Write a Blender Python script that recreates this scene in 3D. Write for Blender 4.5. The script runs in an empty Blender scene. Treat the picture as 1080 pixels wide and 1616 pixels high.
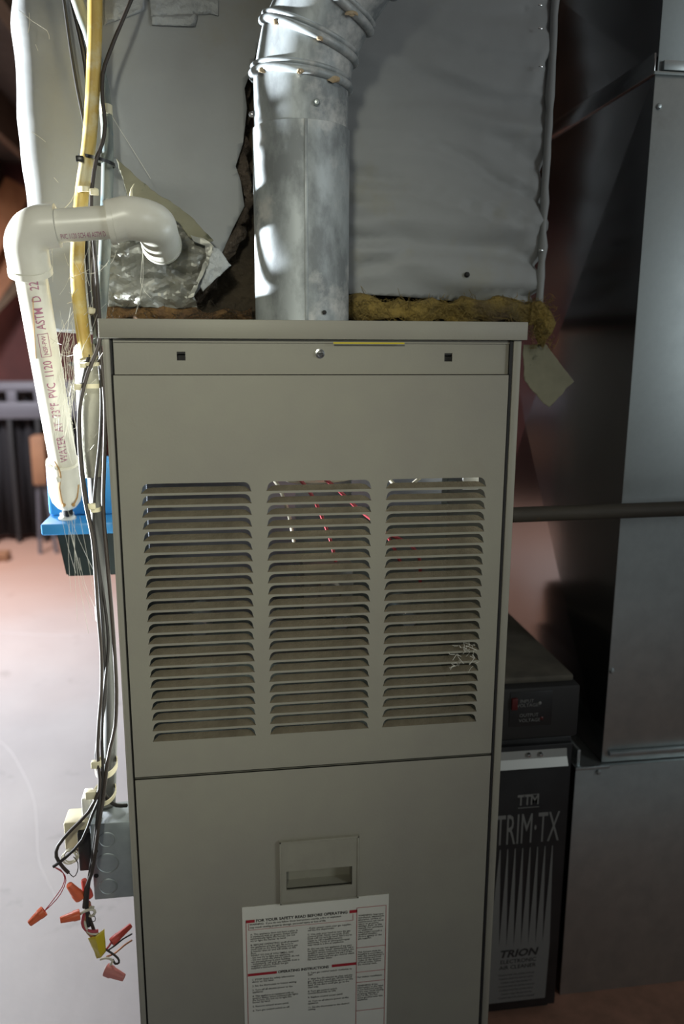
import bpy, bmesh, math, random
from mathutils import Vector, Matrix, noise
from mathutils.geometry import delaunay_2d_cdt

V = Vector
scene = bpy.context.scene
COL = scene.collection
random.seed(7)

# ------------------------------------------------------------------ camera
H = 1.25                                   # height of the furnace top
CAM = V((-.1209, -1.0436, H - .0289))
P_, Y_, R_ = math.radians(11.912), math.radians(8.16), math.radians(.257)
FPX = 1260.0
fwd = V((math.sin(Y_) * math.cos(P_), math.cos(Y_) * math.cos(P_), -math.sin(P_)))
rt0 = V((math.cos(Y_), -math.sin(Y_), 0))
up0 = rt0.cross(fwd)
rt = math.cos(R_) * rt0 + math.sin(R_) * up0
up = -math.sin(R_) * rt0 + math.cos(R_) * up0
cd = bpy.data.cameras.new('camera')
cam = bpy.data.objects.new('camera', cd)
COL.objects.link(cam)
m3 = Matrix((rt, up, -fwd)).transposed()
cam.matrix_world = Matrix.Translation(CAM) @ m3.to_4x4()
cd.sensor_fit = 'HORIZONTAL'
cd.sensor_width = 24.0
cd.lens = 28.0
cd.clip_start = .02
cd.dof.use_dof = True
cd.dof.focus_distance = 1.10
cd.dof.aperture_fstop = 2.6
scene.camera = cam

# ------------------------------------------------------------------ world, lights, exposure
w = bpy.data.worlds.new('world')
scene.world = w
w.use_nodes = True
w.node_tree.nodes['Background'].inputs[0].default_value = (.6, .7, .8, 1)
w.node_tree.nodes['Background'].inputs[1].default_value = .02
vs = scene.view_settings
vs.view_transform = 'Standard'
vs.look = 'None'
vs.gamma = 1.0
vs.use_curve_mapping = False
vs.exposure = 0.0


def area(name, loc, target, size, power, col, shape='DISK'):
    l = bpy.data.lights.new(name, 'AREA')
    l.shape = shape
    l.size = size
    l.energy = power
    l.color = col
    o = bpy.data.objects.new(name, l)
    COL.objects.link(o)
    o.location = loc
    d = V(target) - V(loc)
    o.rotation_euler = d.to_track_quat('-Z', 'Y').to_euler()
    return o


def spot(name, loc, target, half, blend, power, col, size):
    l = bpy.data.lights.new(name, 'SPOT')
    l.spot_size = math.radians(half * 2)
    l.spot_blend = blend
    l.energy = power
    l.color = col
    l.shadow_soft_size = size
    o = bpy.data.objects.new(name, l)
    COL.objects.link(o)
    o.location = loc
    o.rotation_euler = (V(target) - V(loc)).to_track_quat('-Z', 'Y').to_euler()
    return o


spot('work_lamp', (-3.9, 1.08, .56), (-.2, .15, 1.40), 15, .6, 5200, (.90, .96, 1.0), .10)
spot('front_fill', (-.55, -2.3, 2.0), (-.32, 0, 1.12), 18.5, 1.0, 100, (1.0, 1.0, .84), .12)  # unseen spot added to put a pool of light on the furnace front
area('overhead_light', (-1.6, 2.2, 2.30), (-1.6, 2.2, 0), .5, 146, (.96, .96, 1.0))
area('far_ceiling_light', (-2.2, 3.6, 2.28), (-2.2, 3.6, 0), .4, 16, (1.0, .68, .56))
df = area('duct_fill', (1.88, -1.8, 1.62), (0, -1.8, 1.55), .8, 16.5, (.88, .97, 1.0), 'RECTANGLE')  # unseen fill added to brighten the front of the return duct
df.data.size_y = .95

# ------------------------------------------------------------------ helpers


def ray(px, py):
    return fwd + rt * ((px - 540) / FPX) + up * ((808 - py) / FPX)


def at(px, py, Y=0.0):
    d = ray(px, py)
    return CAM + d * ((Y - CAM.y) / d.y)


def atz(px, py, z=0.0):
    d = ray(px, py)
    return CAM + d * ((z - CAM.z) / d.z)


MATS = {}


def mat(name, col, rough=.5, metal=0.0, col2=None, nscale=8.0, nmix=1.0, ncontrast=(.35, .65), stretch=(1, 1, 1),
        bump=0.0, bscale=60.0, bstretch=(1, 1, 1), voro=False, spec=.5, rough2=None, transmission=0, trans_sss=0,
        third=None, tscale=20.0, tpos=(.55, .7), emit=None):
    m = bpy.data.materials.new(name)
    m.use_nodes = True
    nt = m.node_tree
    b = nt.nodes['Principled BSDF']
    b.inputs['Roughness'].default_value = rough
    b.inputs['Metallic'].default_value = metal
    b.inputs['Specular IOR Level'].default_value = spec
    c4 = lambda c: (c[0], c[1], c[2], 1)
    b.inputs['Base Color'].default_value = c4(col)
    tc = nt.nodes.new('ShaderNodeTexCoord')

    def mapped(st):
        mp = nt.nodes.new('ShaderNodeMapping')
        mp.inputs['Scale'].default_value = st
        nt.links.new(tc.outputs['Object'], mp.inputs['Vector'])
        return mp.outputs['Vector']

    def noise_fac(scale, st, pos, vor=False):
        if vor:
            n = nt.nodes.new('ShaderNodeTexVoronoi')
            out = n.outputs['Color']
        else:
            n = nt.nodes.new('ShaderNodeTexNoise')
            n.inputs['Detail'].default_value = 7
            n.inputs['Roughness'].default_value = .62
            out = n.outputs['Fac']
        n.inputs['Scale'].default_value = scale
        nt.links.new(mapped(st), n.inputs['Vector'])
        r = nt.nodes.new('ShaderNodeMapRange')
        r.inputs[1].default_value = pos[0]
        r.inputs[2].default_value = pos[1]
        nt.links.new(out, r.inputs[0])
        return r.outputs[0]

    cur = None
    if col2 is not None:
        fac = noise_fac(nscale, stretch, ncontrast, voro)
        mx = nt.nodes.new('ShaderNodeMix')
        mx.data_type = 'RGBA'
        mx.inputs[6].default_value = c4(col)
        mx.inputs[7].default_value = c4(col2)
        nt.links.new(fac, mx.inputs[0])
        cur = mx.outputs[2]
        if rough2 is not None:
            mr = nt.nodes.new('ShaderNodeMapRange')
            mr.inputs[3].default_value = rough
            mr.inputs[4].default_value = rough2
            nt.links.new(fac, mr.inputs[0])
            nt.links.new(mr.outputs[0], b.inputs['Roughness'])
    if third is not None:
        fac = noise_fac(tscale, (1, 1, 1), tpos)
        mx = nt.nodes.new('ShaderNodeMix')
        mx.data_type = 'RGBA'
        if cur is None:
            mx.inputs[6].default_value = c4(col)
        else:
            nt.links.new(cur, mx.inputs[6])
        mx.inputs[7].default_value = c4(third)
        nt.links.new(fac, mx.inputs[0])
        cur = mx.outputs[2]
    if cur is not None:
        nt.links.new(cur, b.inputs['Base Color'])
    if bump:
        n = nt.nodes.new('ShaderNodeTexNoise')
        n.inputs['Scale'].default_value = bscale
        n.inputs['Detail'].default_value = 6
        nt.links.new(mapped(bstretch), n.inputs['Vector'])
        bp = nt.nodes.new('ShaderNodeBump')
        bp.inputs['Strength'].default_value = bump
        bp.inputs['Distance'].default_value = .01
        nt.links.new(n.outputs['Fac'], bp.inputs['Height'])
        nt.links.new(bp.outputs['Normal'], b.inputs['Normal'])
    MATS[name] = m
    return m


class MB:
    def __init__(s):
        s.v = []
        s.f = []

    def add(s, vs_, fs):
        o = len(s.v)
        s.v += [V(p) for p in vs_]
        s.f += [tuple(i + o for i in f) for f in fs]
        return s

    def box(s, x0, x1, y0, y1, z0, z1, bev=0.0, seg=2):
        bm = bmesh.new()
        bmesh.ops.create_cube(bm, size=1)
        for v in bm.verts:
            v.co = V(((x0 + x1) / 2 + v.co.x * (x1 - x0), (y0 + y1) / 2 + v.co.y * (y1 - y0), (z0 + z1) / 2 + v.co.z * (z1 - z0)))
        if bev:
            bmesh.ops.bevel(bm, geom=bm.edges[:], offset=bev, segments=seg, affect='EDGES', profile=.5)
        bm.verts.index_update()
        s.add([v.co.copy() for v in bm.verts], [[v.index for v in f.verts] for f in bm.faces])
        bm.free()
        return s

    def tube(s, pts, r, n=12, caps=True, smooth=True, step=.012, squash=None):
        pts = [V(p) for p in pts]
        rs = r if isinstance(r, (list, tuple)) else [r] * len(pts)
        if smooth and len(pts) > 2:
            pts, rs = resample(pts, rs, step)
        frames = frames_of(pts)
        o = len(s.v)
        for p, (t, a, b), rr in zip(pts, frames, rs):
            for k in range(n):
                th = 2 * math.pi * k / n
                ca, sb = math.cos(th), math.sin(th)
                if squash:
                    ca *= squash[0]
                    sb *= squash[1]
                s.v.append(p + a * (rr * ca) + b * (rr * sb))
        for i in range(len(pts) - 1):
            for k in range(n):
                k2 = (k + 1) % n
                s.f.append((o + i * n + k, o + i * n + k2, o + (i + 1) * n + k2, o + (i + 1) * n + k))
        if caps:
            s.f.append(tuple(o + k for k in reversed(range(n))))
            e = o + (len(pts) - 1) * n
            s.f.append(tuple(e + k for k in range(n)))
        return s

    def lathe(s, base, axis, prof, n=24, capped=True):
        """prof: list of (radius, distance along axis)"""
        axis = V(axis).normalized()
        a = axis.orthogonal().normalized()
        b = axis.cross(a)
        base = V(base)
        o = len(s.v)
        for r, h in prof:
            for k in range(n):
                th = 2 * math.pi * k / n
                s.v.append(base + axis * h + a * (r * math.cos(th)) + b * (r * math.sin(th)))
        for i in range(len(prof) - 1):
            for k in range(n):
                k2 = (k + 1) % n
                s.f.append((o + i * n + k, o + i * n + k2, o + (i + 1) * n + k2, o + (i + 1) * n + k))
        if capped:
            s.f.append(tuple(o + k for k in reversed(range(n))))
            e = o + (len(prof) - 1) * n
            s.f.append(tuple(e + k for k in range(n)))
        return s

    def plate(s, outline, holes, y0, y1, grid=None):
        """flat plate in the XZ plane between Y=y0 (front) and y1, with holes"""
        pts = [V((p[0], p[1])) for p in outline]
        faces = [list(range(len(pts)))]
        for h in holes:
            k = len(pts)
            pts += [V((p[0], p[1])) for p in h]
            faces.append(list(range(k, len(pts))))
        vo, eo, fo, *_ = delaunay_2d_cdt(pts, [], faces, 1, 1e-7)
        if holes:
            hb = [(min(p[0] for p in h), max(p[0] for p in h), min(p[1] for p in h), max(p[1] for p in h), h) for h in holes]
            keep = []
            for f in fo:
                cx = sum(vo[i].x for i in f) / len(f)
                cz = sum(vo[i].y for i in f) / len(f)
                if not any(b_[0] < cx < b_[1] and b_[2] < cz < b_[3] and inpoly(cx, cz, b_[4]) for b_ in hb):
                    keep.append(f)
            fo = keep
        n = len(vo)
        o = len(s.v)
        for p in vo:
            s.v.append(V((p[0], y0, p[1])))
        for p in vo:
            s.v.append(V((p[0], y1, p[1])))
        cnt = {}
        for f in fo:
            a = sum((vo[f[i]].x * vo[f[(i + 1) % len(f)]].y - vo[f[(i + 1) % len(f)]].x * vo[f[i]].y) for i in range(len(f)))
            f = list(f) if a > 0 else list(reversed(f))
            s.f.append(tuple(o + i for i in f))
            s.f.append(tuple(o + n + i for i in reversed(f)))
            for i in range(len(f)):
                e = (f[i], f[(i + 1) % len(f)])
                cnt[e] = 1
        for (a, b) in list(cnt):
            if (b, a) not in cnt:
                s.f.append((o + b, o + a, o + n + a, o + n + b))
        return s

    def mesh(s, name, smooth=True, angle=35):
        me = bpy.data.meshes.new(name)
        return s.fill(me, smooth, angle)

    def fill(s, me, smooth=True, angle=35):
        me.from_pydata([tuple(p) for p in s.v], [], s.f)
        me.update()
        if smooth:
            me.shade_smooth()
            me.set_sharp_from_angle(angle=math.radians(angle))
        return me


def frames_of(pts):
    fr = []
    n = len(pts)
    prev = None
    for i, p in enumerate(pts):
        if i == 0:
            t = pts[1] - pts[0]
        elif i == n - 1:
            t = pts[-1] - pts[-2]
        else:
            t = (pts[i + 1] - p).normalized() + (p - pts[i - 1]).normalized()
        t = t.normalized()
        if prev is None:
            a = t.orthogonal().normalized()
        else:
            a = prev - t * prev.dot(t)
            a = a.normalized()
        prev = a
        fr.append((t, a, t.cross(a)))
    return fr


def resample(pts, rs, step):
    out, ro = [], []
    n = len(pts)
    for i in range(n - 1):
        p0 = pts[i - 1] if i else pts[0] * 2 - pts[1]
        p1, p2 = pts[i], pts[i + 1]
        p3 = pts[i + 2] if i + 2 < n else pts[-1] * 2 - pts[-2]
        k = max(2, int((p2 - p1).length / step))
        k = min(k, 14)
        for j in range(k):
            t = j / k
            q = .5 * ((2 * p1) + (p2 - p0) * t + (2 * p0 - 5 * p1 + 4 * p2 - p3) * t * t + (3 * p1 - p0 - 3 * p2 + p3) * t ** 3)
            out.append(q)
            ro.append(rs[i] * (1 - t) + rs[i + 1] * t)
    out.append(pts[-1])
    ro.append(rs[-1])
    return out, ro


WL = {}


def link(o, parent, loc):
    COL.objects.link(o)
    o.location = loc
    if parent is not None:
        o.parent = parent
        o.matrix_parent_inverse = Matrix.Translation(-WL[parent.name])
    WL[o.name] = V(loc)
    return o


def obj(name, mb, material, parent=None, smooth=True, angle=35):
    if not mb.v:
        return None
    lo = V((min(p.x for p in mb.v), min(p.y for p in mb.v), min(p.z for p in mb.v)))
    hi = V((max(p.x for p in mb.v), max(p.y for p in mb.v), max(p.z for p in mb.v)))
    c = V(((lo.x + hi.x) / 2, (lo.y + hi.y) / 2, lo.z))
    mb.v = [p - c for p in mb.v]
    me = mb.mesh(name, smooth, angle)
    me.materials.append(material)
    o = bpy.data.objects.new(name, me)
    return link(o, parent, c)


def thing(name, label, cat, loc, group=None):
    o = bpy.data.objects.new(name, None)
    o.empty_display_size = .05
    link(o, None, V(loc))
    return tag(o, label, cat, group)


def tag(o, label, cat, group=None, kind=None):
    o['label'] = label
    o['category'] = cat
    if group:
        o['group'] = group
    if kind:
        o['kind'] = kind
    return o


def struct(o):
    o['kind'] = 'structure'
    return o


def text_data(body, size, width=None, align='LEFT', line=1.0, sx=1.0, bold=0.0, charsp=1.0):
    """flat text as verts (x, y) / faces, lying in a plane"""
    cu = bpy.data.curves.new('text', 'FONT')
    cu.body = body
    cu.size = size
    cu.space_line = line
    cu.space_character = charsp
    cu.resolution_u = 2
    cu.offset = bold
    if width:
        cu.text_boxes[0].width = width
    cu.align_x = align
    o = bpy.data.objects.new('text', cu)
    COL.objects.link(o)
    dg = bpy.context.evaluated_depsgraph_get()
    me = bpy.data.meshes.new_from_object(o.evaluated_get(dg))
    vs_ = [(v.co.x * sx, v.co.y) for v in me.vertices]
    fs = [tuple(p.vertices) for p in me.polygons]
    bpy.data.objects.remove(o)
    bpy.data.curves.remove(cu)
    bpy.data.meshes.remove(me)
    return vs_, fs


def add_text(mb, body, size, fn, **kw):
    vs_, fs = text_data(body, size, **kw)
    mb.add([fn(x, y) for x, y in vs_], fs)
    return mb


def fine(vs_, fs, lim):
    """cut flat text into pieces small enough to follow a curved surface"""
    bm = bmesh.new()
    bv_ = [bm.verts.new((a_, b_, 0)) for a_, b_ in vs_]
    for f in fs:
        try:
            bm.faces.new([bv_[i] for i in f])
        except ValueError:
            pass
    bmesh.ops.triangulate(bm, faces=bm.faces[:])
    for _ in range(4):
        e_ = [e for e in bm.edges if e.calc_length() > lim]
        if not e_:
            break
        bmesh.ops.subdivide_edges(bm, edges=e_, cuts=1)
        bmesh.ops.triangulate(bm, faces=bm.faces[:])
    bm.verts.index_update()
    r_ = [(v.co.x, v.co.y) for v in bm.verts], [tuple(v.index for v in f.verts) for f in bm.faces]
    bm.free()
    return r_


def inpoly(x, z, poly):
    c = False
    n = len(poly)
    for i in range(n):
        x1, z1 = poly[i]
        x2, z2 = poly[(i + 1) % n]
        if (z1 > z) != (z2 > z) and x < (x2 - x1) * (z - z1) / (z2 - z1) + x1:
            c = not c
    return c


def densify(poly, step):
    out = []
    n = len(poly)
    for i in range(n):
        a, b = V(poly[i]), V(poly[(i + 1) % n])
        k = max(1, int((b - a).length / step))
        for j in range(k):
            out.append(a.lerp(b, j / k))
    return out


def sheet(mb, poly, step, fn, rag=0.0, seed=0):
    """triangulated sheet filling a 2D polygon; fn(u, v) gives the 3D point"""
    b = densify(poly, step)
    if rag:
        b = [p + V((noise.noise(V((p.x * 90, p.y * 90, seed))), noise.noise(V((p.x * 90, p.y * 90, seed + 9))))) * rag for p in b]
    pl = [(p.x, p.y) for p in b]
    xs = [p[0] for p in pl]
    zs = [p[1] for p in pl]
    pts = [V(p) for p in pl]
    nb = len(pts)
    x = min(xs) + step / 2
    row = 0
    while x < max(xs):
        z = min(zs) + step * (.5 if row % 2 else .25)
        while z < max(zs):
            if inpoly(x, z, pl):
                pts.append(V((x, z)))
            z += step
        x += step
        row += 1
    vo, eo, fo, *_ = delaunay_2d_cdt(pts, [], [list(range(nb))], 1, step * .02)
    fs = []
    for f in fo:
        a = sum((vo[f[i]].x * vo[f[(i + 1) % len(f)]].y - vo[f[(i + 1) % len(f)]].x * vo[f[i]].y) for i in range(len(f)))
        fs.append(tuple(f) if a > 0 else tuple(reversed(f)))
    mb.add([fn(p.x, p.y) for p in vo], fs)
    return mb


def solidify(o, t, offset=1.0):
    m = o.modifiers.new('thickness', 'SOLIDIFY')
    m.thickness = t
    m.offset = offset
    return o


def fbm(x, y, z=0.0, o=4):
    return noise.fractal(V((x, y, z)), 1.0, 2.0, o)


# ------------------------------------------------------------------ materials
taupe = mat('taupe_paint', (.335, .322, .258), .52, 0.0, (.30, .283, .238), 5, bump=.03, bscale=320, third=(.27, .24, .19), tscale=3.0, tpos=(.55, .85))
taupe_plain = mat('taupe_plastic', (.335, .322, .258), .5, 0.0, (.30, .285, .23), 30)
dusty = mat('dusty_taupe', (.175, .148, .10), .9, 0.0, (.125, .105, .07), 40, bump=.3, bscale=400)
black = mat('black_paint', (.012, .012, .013), .42, 0, (.02, .02, .021), 18)
blackmat = mat('black_matte', (.016, .015, .015), .7)
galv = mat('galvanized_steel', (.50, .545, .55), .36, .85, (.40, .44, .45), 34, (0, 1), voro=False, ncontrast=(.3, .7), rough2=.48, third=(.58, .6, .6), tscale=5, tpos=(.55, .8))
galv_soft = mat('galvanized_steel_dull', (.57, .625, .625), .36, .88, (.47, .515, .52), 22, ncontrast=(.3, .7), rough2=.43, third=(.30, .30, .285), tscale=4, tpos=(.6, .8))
galv_shaded = mat('galvanized_steel_side', (.32, .325, .33), .17, .95, (.27, .27, .275), 2, ncontrast=(.3, .7))  # same steel for side sheets, their dark reflections put into the colour
flue_m = mat('weathered_flue', (.46, .50, .515), .50, .25, (.25, .27, .28), 17, ncontrast=(.42, .60), stretch=(1, 1, .55), rough2=.6, third=(.62, .62, .605), tscale=13, tpos=(.54, .66))
wrap_m = mat('grey_vinyl_facing', (.335, .345, .345), .58, 0, (.30, .31, .31), 6, bump=.12, bscale=14, bstretch=(1, 1, 2.2), third=(.30, .285, .21), tscale=4.5, tpos=(.60, .78))
tape_m = mat('foil_tape', (.38, .395, .40), .5, .25, (.31, .325, .33), 30, bump=.4, bscale=70)
foil_m = mat('crumpled_foil', (.31, .31, .28), .42, .35, (.25, .245, .21), 14, third=(.38, .34, .20), tscale=16, tpos=(.56, .72))
paper_m = mat('kraft_backing', (.26, .245, .165), .8, 0, (.20, .19, .13), 14, third=(.085, .085, .055), tscale=26, tpos=(.60, .66))
wool_m = mat('glass_wool', (.34, .235, .055), .95, 0, (.13, .10, .04), 14, bump=1.0, bscale=90, third=(.10, .07, .035), tscale=16, tpos=(.52, .66))
brown_m = mat('dark_insulation', (.06, .045, .027), .95, 0, (.018, .014, .010), 9, bump=1.0, bscale=70, third=(.15, .095, .045), tscale=12, tpos=(.60, .74))
brown2_m = mat('scorched_insulation', (.13, .10, .075), .95, 0, (.04, .028, .02), 45, bump=1.0, bscale=160, third=(.22, .20, .17), tscale=60, tpos=(.60, .70))
pvc_m = mat('white_pvc', (.76, .74, .66), .34, 0, (.69, .67, .58), 12, third=(.52, .44, .28), tscale=14, tpos=(.66, .80))
pvc_text = mat('purple_print', (.42, .17, .25), .6)
stain_m = mat('rust_drip', (.46, .27, .10), .7)
yellow_pipe = mat('yellowed_line', (.64, .47, .13), .5, 0, (.50, .30, .055), 26, stretch=(1, 1, .3), ncontrast=(.4, .62), third=(.66, .60, .38), tscale=14, tpos=(.47, .62))
bluegrey = mat('blue_grey_line', (.12, .15, .155), .75, 0, (.30, .31, .26), 24, stretch=(1, 1, .3), third=(.09, .16, .19), tscale=30, tpos=(.55, .65))
foam_m = mat('grey_pipe_foam', (.50, .49, .41), .7, 0, (.40, .39, .32), 18, stretch=(1, 1, .35), bump=.2, bscale=90)
wire_m = mat('dark_wire', (.020, .017, .016), .5)
wire_br = mat('brown_wire', (.038, .028, .023), .5)
tie_m = mat('yellowed_nylon', (.72, .66, .46), .45)
tie_b = mat('black_nylon', (.012, .012, .012), .35)
emt_m = mat('conduit_steel', (.22, .225, .22), .5, .5, (.16, .165, .165), 20, stretch=(1, 1, .2))
jbox_m = mat('galvanized_box', (.36, .40, .42), .48, .55, (.30, .34, .36), 30)
beige_m = mat('ivory_plastic', (.66, .60, .42), .5)
white_m = mat('white_plastic', (.78, .78, .75), .4)
orange_m = mat('orange_plastic', (.72, .14, .055), .42)
red_m = mat('red_plastic', (.58, .075, .055), .45)
pink_m = mat('faded_red_plastic', (.62, .22, .19), .5)
red_wire = mat('red_wire', (.42, .06, .075), .45)
white_wire = mat('white_wire', (.62, .58, .46), .5)
copper_m = mat('copper', (.50, .24, .13), .4, .6)
ytape_m = mat('yellow_tape', (.62, .47, .02), .35)
blue_m = mat('blue_plastic', (.04, .26, .60), .4)
pump_m = mat('black_tank', (.015, .024, .025), .42)
rust_m = mat('rusty_pipe', (.045, .038, .029), .7, .1, (.065, .054, .04), 40, stretch=(.25, 1, 1), third=(.10, .065, .035), tscale=30, tpos=(.62, .74))
sheet_m = mat('white_paper_label', (.80, .79, .70), .6, 0, (.74, .73, .64), 5)
ink_m = mat('black_ink', (.025, .023, .022), .7)
redink_m = mat('red_ink', (.42, .018, .03), .7)
silver_m = mat('silver_print', (.20, .20, .19), .55, .1)
silver_hi = mat('brushed_aluminium', (.36, .36, .34), .45, .7)
screw_m = mat('zinc_screw', (.75, .76, .76), .22, 1.0)
grey_txt = mat('grey_print', (.16, .16, .155), .7)
yellow_st = mat('yellow_sticker', (.62, .50, .01), .5)
web_m = mat('cobweb', (.70, .68, .60), .7)
sealant_m = mat('dried_sealant', (.55, .45, .31), .85, 0, (.36, .25, .14), 90)
conc_m = mat('concrete_floor', (.50, .49, .495), .55, 0, (.42, .41, .42), 1.6, bump=.12, bscale=30, third=(.29, .285, .29), tscale=9, tpos=(.60, .76))
brownfloor_m = mat('red_brown_floor', (.36, .18, .12), .7, 0, (.25, .13, .085), 20)
maroon_m = mat('maroon_wall', (.155, .05, .045), .8, 0, (.11, .04, .037), 3)
blockwall_m = mat('grey_block_wall', (.13, .12, .11), .85, 0, (.10, .095, .09), 4, bump=.3, bscale=40)
ceil_m = mat('ceiling_board', (.12, .10, .085), .9, 0, (.08, .065, .055), 5)
joist_m = mat('joist_timber', (.17, .115, .075), .85, 0, (.12, .08, .05), 6, stretch=(4, .4, 4))
wood_m = mat('orange_timber', (.40, .16, .06), .6, 0, (.30, .11, .04), 7, stretch=(3, 3, .5))
tan_m = mat('tan_timber', (.30, .15, .08), .6, 0, (.24, .115, .06), 7)
rail_m = mat('grey_rail', (.14, .14, .165), .5, .2)
cloth_m = mat('black_cloth', (.013, .012, .015), .9)
inner_m = mat('inner_steel', (.34, .36, .42), .38, .6, (.28, .30, .35), 8)
brass_m = mat('brass', (.55, .42, .16), .35, .9)

nt_ = conc_m.node_tree
bs_ = nt_.nodes['Principled BSDF']
prev_ = bs_.inputs['Base Color'].links[0].from_socket
tc_ = nt_.nodes.new('ShaderNodeTexCoord')
sx_ = nt_.nodes.new('ShaderNodeSeparateXYZ')
nt_.links.new(tc_.outputs['Object'], sx_.inputs[0])
nz_ = nt_.nodes.new('ShaderNodeTexNoise')
nz_.inputs['Scale'].default_value = 1.3
nt_.links.new(tc_.outputs['Object'], nz_.inputs['Vector'])
ad_ = nt_.nodes.new('ShaderNodeMath')
ad_.operation = 'ADD'
nt_.links.new(sx_.outputs[1], ad_.inputs[0])
nt_.links.new(nz_.outputs['Fac'], ad_.inputs[1])
mr_ = nt_.nodes.new('ShaderNodeMapRange')
mr_.inputs[1].default_value = 1.3
mr_.inputs[2].default_value = 3.2
nt_.links.new(ad_.outputs[0], mr_.inputs[0])
mx_ = nt_.nodes.new('ShaderNodeMix')
mx_.data_type = 'RGBA'
mx_.inputs[7].default_value = (.44, .27, .21, 1)     # pinkish tint growing towards the far end
nt_.links.new(mr_.outputs[0], mx_.inputs[0])
nt_.links.new(prev_, mx_.inputs[6])
nt_.links.new(mx_.outputs[2], bs_.inputs['Base Color'])

# ------------------------------------------------------------------ setting
RX0, RX1, RY0, RY1, RZ = -4.2, 1.9, -3.2, 4.75, 2.36
fl = struct(obj('floor', MB().box(RX0, RX1, RY0, RY1, -.12, 0), conc_m))
ce = struct(obj('ceiling', MB().box(RX0, RX1, RY0, RY1, RZ, RZ + .08), ceil_m))
x = RX0 + .2
while x < RX1 - .1:
    jo = obj('joist', MB().box(x, x + .045, 1.3, RY1 - .01, RZ - .2, RZ - .0005, .004), joist_m, ce)
    x += .405
struct(obj('wall_back', MB().box(RX0 - .1, RX1 + .1, RY1, RY1 + .1, -.12, RZ + .08), maroon_m))
struct(obj('wall_left', MB().box(RX0 - .1, RX0, RY0, RY1, -.12, RZ + .08), blockwall_m))
struct(obj('wall_right', MB().box(RX1, RX1 + .1, RY0, RY1, -.12, RZ + .08), blockwall_m))
struct(obj('wall_front', MB().box(RX0 - .1, RX1 + .1, RY0 - .1, RY0, -.12, RZ + .08), blockwall_m))

# red-brown patch and hairline cracks of the floor
fp = MB()
fp.plate([(.29, -.9), (1.85, -.9), (1.85, 3.2), (-.22, 3.2), (-.22, .88), (.29, .86)], [], 0, .0015)
fp.v = [V((p.x, p.z, .0002 + p.y)) for p in fp.v]
obj('floor_patch', fp, brownfloor_m, fl, smooth=False)
for pts in ([(0, 998), (60, 1001), (150, 1003), (300, 1001)], [(0, 1170), (20, 1190), (50, 1250), (58, 1300), (62, 1360), (90, 1420)]):
    c = MB().tube([atz(a, b, .0005) for a, b in pts], .0016, 6, step=.05)
    c.v = [V((p.x, p.y, p.z * .4)) for p in c.v]
    obj('crack', c, mat('crack_filler', (.60, .59, .60), .9) if 'crack_filler' not in MATS else MATS['crack_filler'], fl)

# ------------------------------------------------------------------ furnace
fur = thing('gas_furnace', 'tall taupe metal furnace cabinet with three columns of louvers and a pull handle', 'furnace', (0, .35, 0))
# cabinet shell: left side with an unseen opening added to let lamp light in, right side, back, bottom, folded front flanges
sh = MB()
op = [(.06, .90), (.22, .90), (.22, 1.12), (.06, 1.12)]
pl = MB().plate([(.0, .0), (.86, .0), (.86, H - .004), (.0, H - .004)], [op], 0, .0012)
obj('side_panel', MB().add([V((-.2725 + p.y, p.x, p.z)) for p in pl.v], pl.f), taupe, fur, smooth=False)
obj('side_panel', MB().box(.2685, .2697, 0, .86, 0, H - .004), taupe, fur, smooth=False)
obj('back_panel', MB().box(-.271, .268, .86, .8615, 0, H - .004), inner_m, fur, smooth=False)
obj('base_pan', MB().box(-.271, .268, .0, .86, .001, .03, .002), taupe, fur, smooth=False)
obj('front_flange', MB().box(-.2722, -.2640, -.0005, .0105, .0, H - .021, .0022), taupe, fur)
obj('front_flange', MB().box(.2588, .2698, -.0005, .0105, .0, H - .021, .0022), taupe, fur)
obj('gap_shade', MB().box(-.2640, -.2618, .0035, .012, .0, H - .024), blackmat, fur, smooth=False)  # black strip standing in for the shade inside the left door gap
obj('gap_shade', MB().box(.2545, .2588, .0012, .012, .0, H - .024), blackmat, fur, smooth=False)  # likewise the shade of the right door gap
capm = MB().box(-.2755, .2755, -.006, -.0035, H - .0235, H, .0009)
capm.box(-.2755, .2755, -.004, .862, H - .003, H, .0008)
capm.box(-.2755, -.2735, -.005, .862, H - .0235, H, .0006)
capm.box(.2735, .2755, -.005, .862, H - .0235, H, .0006)
obj('top_cap', capm, taupe, fur)
# header strip with two square knock-outs
hz0, hz1 = H - .0705, H - .024


def sq(px, py, s):
    p = at(px, py, .006)
    return [(p.x - s, p.z - s), (p.x + s, p.z - s), (p.x + s, p.z + s), (p.x - s, p.z + s)]


hd = MB().plate([(-.2603, hz0), (.2545, hz0), (.2545, hz1), (-.2603, hz1)], [sq(286, 562, .0054), sq(708, 564, .0054)], .006, .0075)
hd.box(-.2603, .2545, .004, .008, H - .0285, H - .0242)
obj('header_strip', hd, taupe, fur, smooth=False)
for a, b in ((286, 562), (708, 564)):
    p = at(a, b, .016)
    obj('knockout_shade', MB().box(p.x - .009, p.x + .009, .013, .016, p.z - .009, p.z + .009), blackmat, fur, smooth=False)  # black plate behind the hole, standing in for the shade inside
    p = at(a, b, .008)
    obj('knockout_tab', MB().box(p.x - .0054, p.x + .0054, .0078, .0125, p.z + .0028, p.z + .0054), blackmat, fur, smooth=False)  # tab coloured black to keep the hole in shade
p = at(505, 558, .006)
sc = MB().lathe(p, (0, -1, 0), [(.0062, 0), (.0062, .001), (.0042, .0014), (.0042, .0046), (.0034, .0052), (.0, .0054)], 12)
so = obj('hex_screw', sc, screw_m, fur, angle=25)
obj('screw_slot', MB().box(p.x - .003, p.x + .003, p.y - .0058, p.y - .0054, p.z - .0006, p.z + .0006), blackmat, so, smooth=False)
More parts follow.
